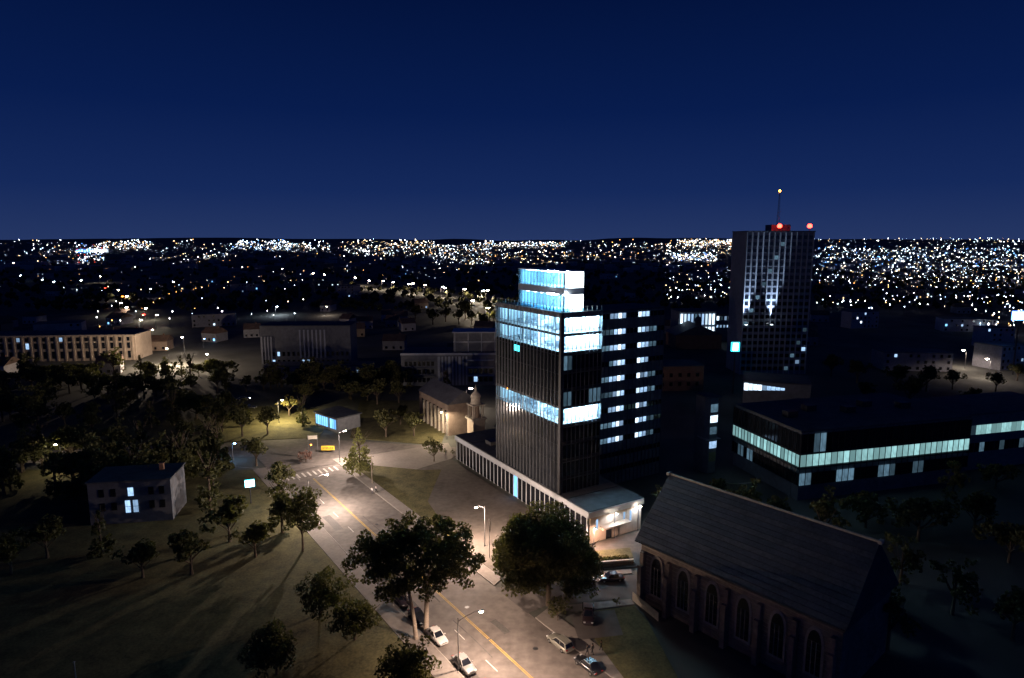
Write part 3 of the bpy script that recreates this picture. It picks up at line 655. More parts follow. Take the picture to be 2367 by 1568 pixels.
def blobs_for(h, w, n, seed, z0=.35, conic=False):
    r = random.Random(seed); B = []
    for i in range(n):
        t = r.random(); a = r.uniform(0, 6.283)
        if conic:
            z = h*(.12+.86*t); R = w/2*(1-t)**.8*r.uniform(.5, 1); s = w*.13*(1.15-t)
            B.append((R*math.cos(a), R*math.sin(a), z, s, s, s*.8))
        else:
            if i == 0:
                LB = [(r.uniform(-.24, .24)*w, r.uniform(-.24, .24)*w, h*(z0+(1-z0)*r.uniform(.25, .8)), w*r.uniform(.2, .34), h*(1-z0)*r.uniform(.18, .3)) for _ in range(8)]
                LB.append((0, 0, h*(z0+(1-z0)*.62), w*.3, h*(1-z0)*.36))
            lx, ly, lz, lr, lh = LB[r.randrange(9)]
            ph = math.acos(r.uniform(-.8, 1)); rr = r.uniform(.5, 1.0); s = w*r.uniform(.055, .12)
            B.append((lx+math.sin(ph)*math.cos(a)*rr*lr, ly+math.sin(ph)*math.sin(a)*rr*lr, lz+math.cos(ph)*rr*lh, s, s, s*.8)); continue
            zc = h*(z0+(1-z0)/2); ph = math.acos(r.uniform(-.75, 1)); rr = r.uniform(.55, .92)
            x, y, z = math.sin(ph)*math.cos(a)*rr*w/2, math.sin(ph)*math.sin(a)*rr*w/2, zc+math.cos(ph)*rr*h*(1-z0)/2
            s = w*r.uniform(.09, .17); B.append((x, y, z, s, s, s*.75))
    return B
def trunk_mesh(h, w, seed, m=bark, r0=.3, fork=.35):
    r = random.Random(seed); b = MB(); zf = h*fork
    b.tube([(0, 0, -.1), (.05, .02, zf*.5), (.0, .08, zf), (.1, 0, h*.6)], [r0*1.25, r0, r0*.8, r0*.35], m, 8)
    for i in range(7):
        a = i*.9+r.random(); L_ = w*r.uniform(.25, .42); z = zf*r.uniform(.8, 1.15)
        b.tube([(0, 0, z), (L_*.45*math.cos(a), L_*.45*math.sin(a), z+h*.16), (L_*math.cos(a), L_*math.sin(a), z+h*r.uniform(.28, .42))], [r0*.5, r0*.33, r0*.12], m, 6)
    return b.mesh('trunk')
def tree(name, label, x, y, h, w, seed, leaves=(leafA, leafB), n=70, per=9, size=.28, m=bark, conic=False, z0=.35, r0=.3, group=None, cat='tree', z=0):
    t = thing(name, label, cat, (x, y, z), 0, group)
    put('trunk', trunk_mesh(h, w, seed, m, r0, .3 if not conic else .6), t)
    put('crown', leaf_mesh('crown', blobs_for(h, w, n, seed, z0, conic), per, size, leaves, seed), t)
    return t
# two-stemmed big street tree in the middle foreground
x, y = g(962, 1478); x2, y2 = g(985, 1462)
bt = thing('big_street_tree', 'big dark leafy tree with two pale trunks over the parked dark cars', 'tree', (x, y, 0))
b = MB(); b.tube([(0, 0, 0), (-.35, .1, 3.5), (-1.0, .3, 8), (-2.0, .8, 12), (-3, 1.2, 15)], [.36, .32, .28, .2, .08], barkL, 10)
b.tube([(-.6, .1, 5.5), (-3.4, .3, 9), (-6.5, .5, 12)], [.2, .17, .07], barkL, 8); b.tube([(-.9, .2, 8), (.6, 1.5, 12), (1.0, 2.5, 15)], [.18, .14, .06], barkL, 8); b.build('trunk', bt, True)
b = MB(); b.tube([(x2-x, y2-y, 0), (x2-x+.1, y2-y, 4), (x2-x+.3, y2-y+.4, 8.5), (x2-x+1.2, y2-y+1, 13), (x2-x+2, y2-y+1.4, 16)], [.44, .40, .34, .2, .08], barkL, 10)
b.tube([(x2-x+.3, y2-y+.4, 8.5), (x2-x-1.5, y2-y+1.6, 12), (x2-x-2, y2-y+2.5, 15)], [.22, .16, .07], barkL, 8)
b.tube([(x2-x+.2, y2-y, 6.5), (x2-x+4, y2-y+.5, 10.5), (x2-x+7.5, y2-y+1, 13)], [.26, .2, .08], barkL, 8); b.build('trunk', bt, True)
B = []
r = random.Random(3)
for i in range(250):
    a = r.uniform(0, 6.28); ph = math.acos(r.uniform(-.75, 1)); rr = r.uniform(.45, .95)
    B.append((.2+math.sin(ph)*math.cos(a)*rr*11.2, 1.5+math.sin(ph)*math.sin(a)*rr*8.6, 13.2+math.cos(ph)*rr*6.4, r.uniform(.8, 1.7), r.uniform(.8, 1.7), r.uniform(.6, 1.2)))
put('crown', leaf_mesh('crown', B[:215], 44, .25, (leafA, leafB, leafA), 3), bt)
x, y = g(1266, 1398)
tree('corner_tree', 'dark drooping street tree between the main street and the side lane', x, y, 17.5, 22.5, 8, (leafA, leafA, leafB), 260, 22, .26, z0=.02, r0=.36)
x, y = g(700, 1275)
tree('left_pavement_tree', 'feathery dark street tree on the left pavement by the lamp column', x, y, 14.5, 12.5, 9, (leafA, leafB), 80, 30, .27, z0=.25, r0=.22)
x, y = g(832, 1100)
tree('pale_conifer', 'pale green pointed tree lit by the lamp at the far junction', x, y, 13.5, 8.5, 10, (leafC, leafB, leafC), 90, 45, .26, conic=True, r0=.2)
x, y = g(1003, 1068)
tree('plaza_tree', 'small umbrella shaped tree standing alone on the pale plaza', x, y, 6.6, 7.6, 12, (leafA, leafB), 46, 40, .26, z0=.5, r0=.14)
x, y = g(1288, 1436)
tree('round_bush', 'round dark bush by the corner of the side lane', x, y, 4.2, 4.8, 13, (leafA, leafB), 50, 110, .18, z0=.05, r0=.08, cat='bush')
x, y = g(706, 1068)
tree('red_shrub', 'reddish shrub beside the amber traffic signal', x, y, 3.2, 5.6, 14, (mat('russet_leaf', (.16, .08, .06)), mat('russet_leaf_dark', (.09, .05, .04))), 40, 60, .2, z0=.05, r0=.08, cat='shrub')
for (px_, py_, hh, ww, lab) in ((455, 965, 9, 9, 'tree painted as golden lit at the park edge, left of the yellow street lamp'), (668, 962, 8, 8, 'tree painted with a golden green glow beside the yellow street lamp'), (272, 1120, 9, 9, 'tree painted as yellow green and backlit in the left park')):
    x, y = g(px_, py_); tree('lit_park_tree', lab, x, y, hh, ww, px_, (leaf('golden_leaf', (.22, .17, .05)), leafC), 60, 26, .32, z0=.2)  # lamplight on these crowns is put into the golden leaf colour
# templates for repeated dark trees
T1 = tree('park_tree', 'dark broad tree in the unlit park at left', *g(560, 1010), 10, 10, 21, (leafA, leafB), 60, 16, .42, group='dark trees on the left side')
T2 = tree('poplar_tree', 'dark pointed tree among the unlit left trees', *g(330, 1075), 13, 6.5, 22, (leafA, leafA), 60, 24, .42, conic=True, group='dark pointed trees')
park = [(60, 1010), (150, 985), (210, 1000), (360, 985), (420, 1035), (500, 1060), (600, 1080), (620, 1000), (700, 985), (880, 1005), (930, 985), (950, 1010), (40, 1090), (120, 1150), (190, 1180), (350, 1150), (430, 1120), (640, 1150), (660, 1230), (600, 1290),
        (520, 1250), (450, 1330), (340, 1330), (230, 1290), (120, 1290), (30, 1330), (300, 940), (210, 930), (380, 900), (560, 905), (760, 900), (800, 870), (860, 885), (640, 890), (480, 870), (340, 880), (870, 940), (910, 930), (1040, 935), (700, 930), (90, 900), (20, 940)]
T6 = tree('oval_tree', 'dark tall oval tree on the far park lawn', *g(400, 925), 13, 9, 31, (leafA, leafB), 46, 15, .45, z0=.15, group='tall oval trees')
T7 = tree('spreading_tree', 'dark low spreading tree on the far park lawn', *g(250, 915), 8.5, 13, 32, (leafA, leafB, leafB), 50, 13, .45, z0=.3, group='low spreading trees')
def region(a, c):
    if c < 880: return 'among the far left park buildings'
    if c > 1240: return 'in the dark grounds at the lower left'
    if c > 1100: return 'around the dark house with three pale windows'
    if c > 1030: return 'between the glowing white sign and the park lamps'
    if a > 850: return 'beyond the plaza in front of the terrace block'
    if a > 640: return 'between the yellow lamp and the ribbed block'
    return 'on the park lawn before the beige institution' if c < 965 else 'along the park road by its two lamps'
for i, (a, c) in enumerate(park):
    x, y = g(a+random.uniform(-12, 12), c+random.uniform(-6, 6))
    if i % 5 == 3: copy_tree(T2, (x, y, 0), random.random()*6, random.uniform(.75, 1.0), 'dark pointed tree '+region(a, c), 'dark pointed trees '+region(a, c))
    else: copy_tree(T1, (x, y, 0), random.random()*6, random.uniform(.65, 1.05), 'dark broad tree '+region(a, c), 'dark broad trees '+region(a, c))
KT = ((T1, 'broad'), (T6, 'tall oval'), (T7, 'low spreading'), (T2, 'pointed'), (T6, 'tall oval'), (T7, 'low spreading'))
for i in range(150):
    a = random.uniform(-20, 940); c = random.choice((random.uniform(870, 1000), random.uniform(868, 930), random.uniform(1060, 1180) if a < 600 else 900))
    if 560 < a < 700 and c > 905: continue
    if a > 700 and 930 < c: continue
    x, y = g(a, c); T_, nm_ = KT[i % 6]
    if 186 < y < 199 : continue
    if -128 < x < -58 and 278 < y < 335: continue
    copy_tree(T_, (x, y, 0), random.random()*6, random.uniform(.7, 1.15), f'dark {nm_} tree '+region(a, c), f'dark {nm_} trees '+region(a, c))
T3 = copy_tree(T1, (*g(1560, 1200), 0), 1, .9, 'dark tree between the church roof and the low glass building', 'dark trees between the church roof and the low glass building')
for (a, c) in ((1650, 1180), (1720, 1240), (1800, 1230), (1900, 1260), (2000, 1220), (2120, 1250), (2250, 1230), (2330, 1300), (2080, 1350), (1950, 1400), (2200, 1420), (1780, 1350), (2340, 1480), (2050, 1500), (1880, 1520), (2200, 1150), (2300, 1130)):
    x, y = g(a, c)
    where = 'right of the church roof in the lower right corner' if c > 1330 else 'right below the glowing window strip' if a > 1850 else 'between the church roof and the low glass building'
    copy_tree((T3, T6, T7)[a % 3], (x, y, 0), random.random()*6, random.uniform(.7, 1.1), 'dark '+('tree ', 'oval tree ', 'spreading tree ')[a % 3]+where, 'dark trees '+where)
T4 = copy_tree(T1, (*g(1060, 760), 3), 2, 1.1, 'dark tree on the dim wooded rise behind the terrace block', 'trees on the wooded rise')
for (a, c) in ((1090, 752), (1120, 765), (1030, 745), (1000, 752), (960, 740), (1075, 738), (1140, 750)):
    p = ghit(a, c); copy_tree(T4, (*p, hgt(*p)-.2), random.random()*6, random.uniform(.9, 1.5))
T5 = copy_tree(T1, (*g(2140, 905), 0), 2, 1.1, 'dark tree along the far right street near the two bright lamps', 'trees along the far right street')
for (a, c) in ((2070, 900), (2200, 900), (2300, 905), (2350, 880), (1980, 885), (1920, 870), (2100, 940), (2240, 950), (2000, 930)):
    x, y = g(a, c); copy_tree(T5, (x, y, 0), random.random()*6, random.uniform(.8, 1.2))
# hedge and low shrubs at the lane
x, y = 8.5, 117.6
hd = thing('clipped_hedge', 'low clipped hedge behind the stone retaining wall', 'hedge', (x, y, .8), .17)
put('foliage', leaf_mesh('foliage', [(i*.75, 0, .35, .5, .42, .42) for i in range(20)], 900, .12, (leafA, leafB), 4), hd)
sh = [('low dark shrub on the plaza by the podium corner', 1046, 1052), ('low dark shrub beside the plaza edge wall', 1030, 1050), ('small shrub against the church yard fence', 1425, 1402)]
for lab, a, c in sh:
    x, y = g(a, c); tree('low_shrub', lab, x, y, 1.7, 1.7, a, (leafA, leafB), 16, 300, .13, z0=.05, r0=.05, cat='shrub')
for (a, c, lab) in ((930, 1610, 'dark tree crown rising at the bottom edge beside the parked silver car'), (820, 1480, 'dark tree at the bottom left of the double trunked tree'), (740, 1420, 'dark tree beside the left pavement in the foreground shade'), (640, 1560, 'dark tree at the bottom edge left of the street')):
    x, y = g(a, c); tree('foreground_tree', lab, x, y, 8.0, 10.0, a, (leafA, leafB), 110, 40, .22, z0=.15, r0=.2)

# ------------------------------------------------------------------ street lamps
def lamp_meshes(hh, arm, lens, far=1, paint=metal):
    p = MB().tube([(0, 0, 0), (0, 0, hh)], [.11, .06], paint, 8).tube([(0, 0, 0), (0, 0, .5)], [.17, .15], paint, 8).mesh('pole')
    a_ = MB().tube([(0, 0, hh-.6), (arm*.35, 0, hh-.1), (arm*.75, 0, hh+.25), (arm, 0, hh+.28)], [.05, .045, .04, .04], paint, 6).mesh('arm')
    hd_ = MB().lathe((arm+.25, 0, hh+.17), [(.10, 0), (.24, .04), (.2, .16), (.06, .2)], paint, 10, 1.7, .9).mesh('head')
    ln = MB().lathe((arm+.25, 0, hh+.02), [(.05*far, -.12*far), (.2*far, -.04*far), (.24*far, .1)], lens, 10, 1.5, 1).mesh('lens')
    return p, a_, hd_, ln
LM = {}
def street_lamp(x, y, hh, arm, rz, col, power, label, group=None, lens=E_lampW, z=0, far=1, point=False, cone=170):
    k = (hh, arm, lens.name, far)
    if k not in LM: LM[k] = lamp_meshes(hh, arm, lens, far)
    t = thing('street_lamp', label, 'street lamp', (x, y, z), rz, group)
    for nm, me in zip(('pole', 'arm', 'lamp_head', 'lens'), LM[k]): put(nm, me, t)
    if power:
        l = D.lights.new('lamp', 'POINT' if point else 'SPOT'); l.energy = power; l.color = col; l.shadow_soft_size = .18
        if not point: l.spot_size = math.radians(cone); l.spot_blend = .35
        lo = D.objects.new('lamp_light', l); COL.objects.link(lo); lo.parent = t; lo.location = (arm+.25, 0, hh-.02-.3*far)
    return t
def lamp_at(px_, py_, hh, arm, ang, *a, **k):
    """puts the lamp so that its lens is where the photo shows it"""
    x, y = g(px_, py_, hh+.1); return street_lamp(x-(arm+.25)*math.cos(ang), y-(arm+.25)*math.sin(ang), hh, arm, ang, *a, **k)
nA = math.atan2(N.y, N.x)
warm = (1.0, .72, .54); cool = (.72, .84, 1.0); neutral = (1, .80, .66)
lamp_at(1112, 1413, 8.5, 3.4, nA-.2 , warm, 6800, 'street lamp on a long arm over the parked silver car', cone=160)
lamp_at(1100, 1173, 9, 1.8, nA+math.pi , warm, 13500, 'bright street lamp on the far kerb above the big tree', point=True)
lamp_at(755, 1097, 9, 4.2, nA, neutral, 9500, 'street lamp on a thin arm over the street, left of the pale conifer', point=True)
lamp_at(797, 996, 9, 1.6, nA, neutral, 9000, 'bright street lamp behind the pale conifer at the far junction', point=True)
lamp_at(1020, 953, 9, 1.6, nA+math.pi, (1, .8, .55), 4200, 'street lamp at the plaza beside the bell turret')
lamp_at(1088, 898, 9, 1.4, 0, neutral, 1800, 'street lamp beyond the bell turret close to the tower', far=2)
lamp_at(1425, 1187, 6, .8, -1.4, cool, 420, 'left one of two white lamps by the pale entrance of the podium')
lamp_at(1480, 1170, 6, .8, -1.4, cool, 420, 'right one of two white lamps by the pale entrance of the podium')
lamp_at(1375, 1222, 5, .4, -1.4, (1, .62, .46), 2600, 'small orange post lamp between the podium and the retaining wall', lens=E_lampA)
lamp_at(652, 925, 8, 1.2, .3, (1, .82, .45), 9000, 'yellow street lamp standing in the golden green park tree')
lamp_at(128, 1003, 8, 1.0, 3.1, (1, .85, .6), 900, 'upper one of two street lamps on the left park road')
lamp_at(128, 1028, 8, 1.0, 3.1, (1, .85, .6), 700, 'lower one of two street lamps on the left park road')
lamp_at(478, 819, 9, 1.2, 2.5, (1,.78,.58), 2500, 'street lamp right of the beige institution', far=2, point=True)
lamp_at(386, 806, 9, 1.2, 2.5, (1,.78,.58), 26000, 'street lamp before the corner of the beige institution', far=2, point=True)
lamp_at(421, 780, 9, 1.2, 2.5, neutral, 900, 'lamp above and behind the beige institution corner', far=2)
lamp_at(2226, 810, 9, 1.2, 3.0, neutral, 2500, 'left one of two bright lamps on the far right street', far=2)
lamp_at(2281, 830, 9, 1.2, 3.0, neutral, 2500, 'right one of two bright lamps on the far right street', far=2)
lamp_at(1834, 1113, 4, .4, -.5, (1, .8, .62), 500, 'small warm lamp at the corner of the low glass building')
lamp_at(2042, 1023, 12, .4, -.5, cool, 300, 'pale lamp in front of the glowing window strip', lens=E_lampC)
lamp_at(640, 709, 9, 1.0, 0, cool, 2500, 'blue white street lamp left of the ribbed block', lens=E_lampC, far=2.5)
lamp_at(755, 709, 9, 1.0, 0, neutral, 1500, 'faint street lamp above the ribbed block')
lamp_at(542, 1025, 5, .5, 0, (.25, .55, 1), 250, 'blue lamp in the dark left park', lens=E_lampB)
lamp_at(472, 783, 5, .5, 0, (.25, .55, 1), 0, 'small blue lamp right of the beige institution', lens=E_lampB)
# unseen lamp added outside the frame along the same street to keep the near road lit
street_lamp(*st(22, -9.2), 8.5, 3.4, nA, warm, 10500, 'unseen street lamp added on the main street below the edge of the view', cone=148)
# hill road lamps
for i, (a, c) in enumerate(((650, 625), (721, 636), (747, 639), (818, 646), (850, 653), (882, 654), (905, 657), (941, 662), (951, 660), (979, 664), (1019, 669), (1024, 671), (1069, 675), (1111, 680), (1122, 678), (1122, 720), (1087, 703))):
    p = ghit(a, c, 9)
    blue = i == 13
    k = ('first', 'second', 'third', 'fourth', 'fifth', 'sixth', 'seventh', 'eighth', 'ninth', 'tenth', 'eleventh', 'twelfth', 'thirteenth', 'fourteenth', 'fifteenth', 'sixteenth', 'seventeenth')[i]
    t = street_lamp(p[0], p[1], 9, 1.2, 0, (1, .8, .6), 7000 if i > 2 else 0, 'blue white lamp near the end of the hill road row' if blue else f'{k} lamp from the left in the row along the hill road', 'lamps along the hill road', E_lampC if blue else E_lampW, z=hgt(*p), far=3)
    t.scale = (1.25,)*3
# left valley lamps
for i, (a, c, em) in enumerate(((230, 642, E_lampW), (398, 655, E_lampC), (270, 675, E_lampW), (290, 690, E_lampW), (276, 706, E_lampW), (288, 716, E_lampW), (333, 719, E_lampW), (358, 734, E_lampW), (321, 746, E_lampW), (345, 770, E_lampW), (240, 670, E_red), (328, 733, E_red), (280, 690, E_amber), (345, 672, E_lampC), (95, 650, E_lampC), (122, 655, E_lampC), (185, 652, E_lampC), (45, 640, E_lampC), (30, 610, E_lampW), (345, 600, E_lampC))):
    p = ghit(a, c, 8)
    k = ('first', 'second', 'third', 'fourth', 'fifth', 'sixth', 'seventh', 'eighth', 'ninth', 'tenth', 'eleventh', 'twelfth', 'thirteenth', 'fourteenth', 'fifteenth', 'sixteenth', 'seventeenth', 'eighteenth', 'nineteenth', 'twentieth')[i]
    street_lamp(p[0], p[1], 8, 1.0, 0, (1, .85, .65), 1800 if em is E_lampW and i % 2 == 0 else 0, {E_red: 'red lamp', E_amber: 'amber lamp', E_lampC: 'bluish white lamp', E_lampW: 'white street lamp'}[em]+' in the dark valley left of the hill road', 'lamps in the dark left valley', em, z=hgt(*p), far=2.5).scale = (1.2,)*3

# poles, signal, signs
x, y = g(1131, 1292)
pl = thing('flag_pole', 'tall thin pale pole on the forecourt right of the bright kerb lamp', 'pole', (x, y, 0)); MB().tube([(0, 0, 0), (0, 0, 8.3)], [.07, .035], conc, 8).build('shaft', pl)
MB().lathe((0, 0, 8.3), [(.03, 0), (.09, .06), (.02, .16)], conc, 8).build('finial', pl); piece('banner', pl, stoneL, (.14, 0, 7.0), (.16, .04, 2.2))
x, y = g(720, 1058)
ts = thing('traffic_signal', 'traffic signal showing amber at the far left junction', 'traffic signal', (x, y, 0), .3)
MB().tube([(0, 0, 0), (0, 0, 5.6)], [.09, .07], metalD, 8).build('pole', ts)
hz = put('signal_head', MB().box((0, -.15, 4.0), (.5, .35, 1.5), metalD).mesh('signal_head'), ts)
for k, m_ in ((0, metalD), (1, E_amber), (2, metalD)): MB().lathe((0, -.36, 4.45-.45*k), [(.17, -.1), (.2, 0), (.17, .1)], m_, 10, 1, .5).build('signal_lens', ts)
bn = thing('street_banner', 'pale notice board on poles behind the amber traffic signal', 'notice board', (x-.2, y+1.6, 0), .2)
for k in (-1.1, 1.5): MB().tube([(k, 0, 0), (k, 0, 6.4)], [.05, .05], metal, 6).build('pole', bn)
piece('board', bn, stoneL, (.2, 0, 5.6), (2.6, .06, 1.1))
x, y = g(758, 1047)
ys_ = thing('yellow_sign', 'wide yellow sign board with a row of dark letters at the far junction', 'sign', (x, y, 0), .05)
for k in (-1.6, 1.6): MB().tube([(k, .05, 0), (k, .05, 2.2)], [.04, .04], metalD, 6).build('post', ys_)
piece('board', ys_, mat('yellow_board', (.62, .42, .04), .6, .08), (0, 0, 1.5), (3.9, .07, 1.4))
for k in range(7): piece('letter', ys_, metalD, (-1.4+k*.46, -.05, 1.5+(.06 if k % 2 else 0)), (.08 if k % 3 == 1 else .22, .02, .62)); 
x, y = g(179, 1600)
pl = thing('service_pole', 'thin pale service pole at the bottom left', 'pole', (x, y, 0)); MB().tube([(0, 0, 0), (0, 0, 4.6)], [.08, .06], conc, 8).build('shaft', pl); piece('cap', pl, conc, (0, 0, 4.65), (.22, .22, .1))
for (a, c, lab) in ((285, 1178, 'dark timber pole rising from the trees at left'), (860, 1118, 'pale post on the pavement beside the pale conifer')):
    x, y = g(a, c); pl = thing('timber_pole', lab, 'pole', (x, y, 0)); MB().tube([(0, 0, 0), (0, 0, 8)], [.13, .09], bark if a < 500 else barkL, 8).build('shaft', pl); piece('crossarm', pl, bark, (0, 0, 7.4), (1.4, .1, .1))

# ------------------------------------------------------------------ cars
def car(label, x, y, rz, paint, kind='sedan', L_=4.55, Wd=1.82, Ht=1.45, trim=None, lights=False):
    L_ *= 1.06; Wd *= 1.05; Ht *= 1.04
    t = thing({'sedan': 'parked_car', 'wagon': 'parked_estate_car', 'pickup': 'pickup_truck'}[kind], label, 'car' if kind != 'pickup' else 'pickup truck', (x, y, .01), rz)
    hl, hw = L_/2, Wd/2
    deck = {'sedan': .86, 'wagon': .9, 'pickup': 1.05}[kind]
    stn = [(-hl, .72, .45, .72), (-hl+.12, .9, .32, deck-.06), (-hl+.6, .98, .24, deck), (-hl*.4, 1, .22, deck+.04), (hl*.3, 1, .22, deck+.03), (hl*.55, .99, .22, deck-.02), (hl-.35, .93, .26, deck-.14), (hl-.08, .82, .34, deck-.26), (hl, .66, .42, deck-.38)]
    vs = []; fs = []
    for (xx, k, z0, z1) in stn:
        w = hw*k
        for yy, zz in ((-w*.9, z0), (-w, z0+.14), (-w, (z0+z1)/2+.05), (-w*.93, z1-.05), (-w*.80, z1), (w*.80, z1), (w*.93, z1-.05), (w, (z0+z1)/2+.05), (w, z0+.14), (w*.9, z0)): vs.append((xx, yy, zz))
    n_ = 10
    for i in range(len(stn)-1):
        for k in range(n_): fs.append((i*n_+k, (i+1)*n_+k, (i+1)*n_+(k+1) % n_, i*n_+(k+1) % n_))
    fs.append(tuple(range(n_))); fs.append(tuple(reversed(range((len(stn)-1)*n_, len(stn)*n_))))
    b = MB(); b.add(vs, fs, paint); body = b.build('body', t, True)
    # cabin
    if kind == 'sedan': A = [(-hl+.75, -hl+1.25), (hl*.42, hl*.08)]
    elif kind == 'wagon': A = [(-hl+.12, -hl+.42), (hl*.45, hl*.12)]
    else: A = [(-hl*.10, -hl*.02), (hl*.52, hl*.22)]
    (rb, rt), (fb_, ft) = A; zb, zt = deck-.02, Ht-.03; wb_, wt = hw*.86, hw*.70
    cv = [(rb, -wb_, zb), (fb_, -wb_, zb), (fb_, wb_, zb), (rb, wb_, zb), (rt, -wt, zt), (ft, -wt, zt), (ft, wt, zt), (rt, wt, zt)]
    b = MB(); b.add(cv, [(0, 1, 5, 4), (1, 2, 6, 5), (2, 3, 7, 6), (3, 0, 4, 7), (4, 5, 6, 7)], paint); b.build('cabin', t)
    MB().box(((rt+ft)/2, 0, zt+.02), (abs(ft-rt)+.06, 2*wt+.04, .06), paint, 0, .92).build('roof', t)
    def quad(a, b_, c, d_, nm, m_=darkglass):
        P = [Vector(cv[k]) for k in (a, b_, c, d_)]; cen = sum(P, Vector())/4; nrm = (P[1]-P[0]).cross(P[2]-P[1]).normalized()
        if nrm.dot(cen-Vector((0, 0, .9))) < 0: nrm = -nrm
        Q = [cen+(p-cen)*.86+nrm*.012 for p in P]; bb = MB(); bb.add(Q+[q_-nrm*.01 for q_ in Q], [(0, 1, 2, 3), (7, 6, 5, 4), (0, 4, 5, 1), (1, 5, 6, 2), (2, 6, 7, 3), (3, 7, 4, 0)], m_); return bb.build(nm, t)
    quad(1, 2, 6, 5, 'windscreen'); quad(3, 0, 4, 7, 'rear_window')
    for s_ in (0, 1):
        a_, b_, c_, d_ = ((0, 1, 5, 4), (2, 3, 7, 6))[s_]
        quad(a_, b_, c_, d_, 'side_window')
        sy = -1 if s_ == 0 else 1
        xm = (rt+ft)/2; piece('pillar', t, paint, (xm, sy*(wb_+wt)/2*1.005, (zb+zt)/2), (.09, .09, (zt-zb)*.96))
        piece('mirror', t, paint, (fb_-.25, sy*(hw+.07), deck+.1), (.14, .2, .13))
        piece('headlight', t, mat('headlamp_glass', (.55, .55, .56), .2, .05, 3), (hl-.12, sy*hw*.62, deck-.27), (.22, .34, .13)); piece('tail_light', t, mat('red_tail_lens', (.30, .015, .01), .3, .05, 3), (-hl+.04, sy*hw*.66, deck-.15), (.1, .34, .14))
        for xx in (-hl*.62, hl*.62):
            w_ = MB().tube([(xx, sy*(hw-.2), .33), (xx, sy*(hw+.015), .33)], [.33, .33], tyre, 14).build('wheel', t)
            MB().tube([(xx, sy*(hw-.02), .33), (xx, sy*(hw+.03), .33)], [.2, .18], alloy, 10).build('rim', w_)
    piece('bumper', t, trim or paint, (hl-.02, 0, .46), (.14, Wd*.74, .22)); piece('bumper', t, trim or paint, (-hl+.02, 0, .5), (.14, Wd*.8, .22)); piece('grille', t, metalD, (hl+.03, 0, .58), (.06, .8, .1))
    if kind == 'wagon':
        for s_ in (-1, 1): piece('roof_rail', t, alloy, ((rt+ft)/2, s_*wt*.9, zt+.09), (1.9, .04, .04))
    if kind == 'pickup':
        piece('cargo_cover', t, mat('pale_cover', (.50, .42, .42), .7), (-hl*.58, 0, deck+.04), (hl*.75, Wd*.82, .07)); 
        for s_ in (-1, 1): piece('bed_rail', t, paint, (-hl*.55, s_*hw*.93, deck+.06), (hl*.85, .1, .14))
    return t
silver = mat('silver_car_paint', (.24, .235, .235), .28, .05, 2, metal=.35, coat=.6); white = mat('white_car_paint', (.52, .50, .48), .3, .04, 2, coat=.6)
black = mat('black_car_paint', (.020, .020, .024), .22, .05, 2, spec=.6, coat=.8); champagne = mat('pewter_car_paint', (.30, .29, .25), .3, .05, 2, metal=.4, coat=.5); maroon = mat('dark_plum_car_paint', (.045, .03, .034), .25, .05, 2, coat=.8)
rS = RZ
car('white rounded car parked behind the silver car at the left kerb', *st(-7.0, -6.8), rS, white)
car('silver car with a sunroof parked under the long armed street lamp', *st(1.4, -6.8), rS, silver)
c_ = car('white car mostly cut off by the bottom edge of the view', *st(8.6, -6.8), rS, white)
car('shiny black car parked beneath the big tree, nearer of two', *st(-13.6, -6.8), rS, black)
car('dark car parked beneath the big tree, farther of two', *st(-20.2, -6.8), rS, maroon)
car('pewter estate car with roof rails parked at the right kerb', *st(5.6, 8.2), rS+math.pi, champagne, 'wagon', 4.7, 1.85, 1.52)
car('black car parked behind the pewter estate car at the bottom edge', *st(12.2, 8.2), rS+math.pi, black)
car('dark pickup truck with a pale cargo cover on the church lawn drive', *g(1359, 1424, .3), -1.68, maroon, 'pickup', 5.3, 1.9, 1.75)
car('dark car with its lid toward the hedge, left of two in the side lane', *g(1347, 1345, .3), .19, black)
car('plum coloured rounded car, right of two in the side lane', *g(1411, 1338, .3), math.pi+.15, maroon)
flat('church_drive', ccw([(9.8, 101.8), (17.6, 103.2), (17.9, 96), (10.6, 94.6)]), .152, asphalt2)
# small far cars with lights on the left park road
for (a, c, lab, m_) in ((578, 945, 'small far car with red tail lights on the park road', E_red), (563, 925, 'small far car with white headlights on the park road', E_lampC)):
    t = car(lab, *g(a, c), .4, black)
    for s_ in (-1, 1): piece('lit_lamp', t, m_, (-2.32 if m_ is E_red else 2.3, s_*.6, .66), (.08, .3, .16))

# ------------------------------------------------------------------ people
def clothes(name, shirt, legs, skin=(.30, .19, .14)):
    m = D.materials.new(name); m.use_nodes = True; t = m.node_tree; bs_ = t.nodes['Principled BSDF']; bs_.inputs['Roughness'].default_value = .85
    co = t.nodes.new('ShaderNodeTexCoord'); s_ = t.nodes.new('ShaderNodeSeparateXYZ'); dv = t.nodes.new('ShaderNodeMath'); dv.operation = 'DIVIDE'; dv.inputs[1].default_value = 1.8
    r_ = t.nodes.new('ShaderNodeValToRGB'); r_.color_ramp.interpolation = 'CONSTANT'; e_ = r_.color_ramp.elements
    e_[0].position = 0; e_[0].color = (.02, .02, .02, 1); e_[1].position = .045; e_[1].color = (*legs, 1)
    for p_, c_ in ((.53, shirt), (.815, skin)): q_ = e_.new(p_); q_.color = (*c_, 1)
    t.links.new(co.outputs['Object'], s_.inputs[0]); t.links.new(s_.outputs['Z'], dv.inputs[0]); t.links.new(dv.outputs[0], r_.inputs[0]); t.links.new(r_.outputs[0], bs_.inputs['Base Color']); return m
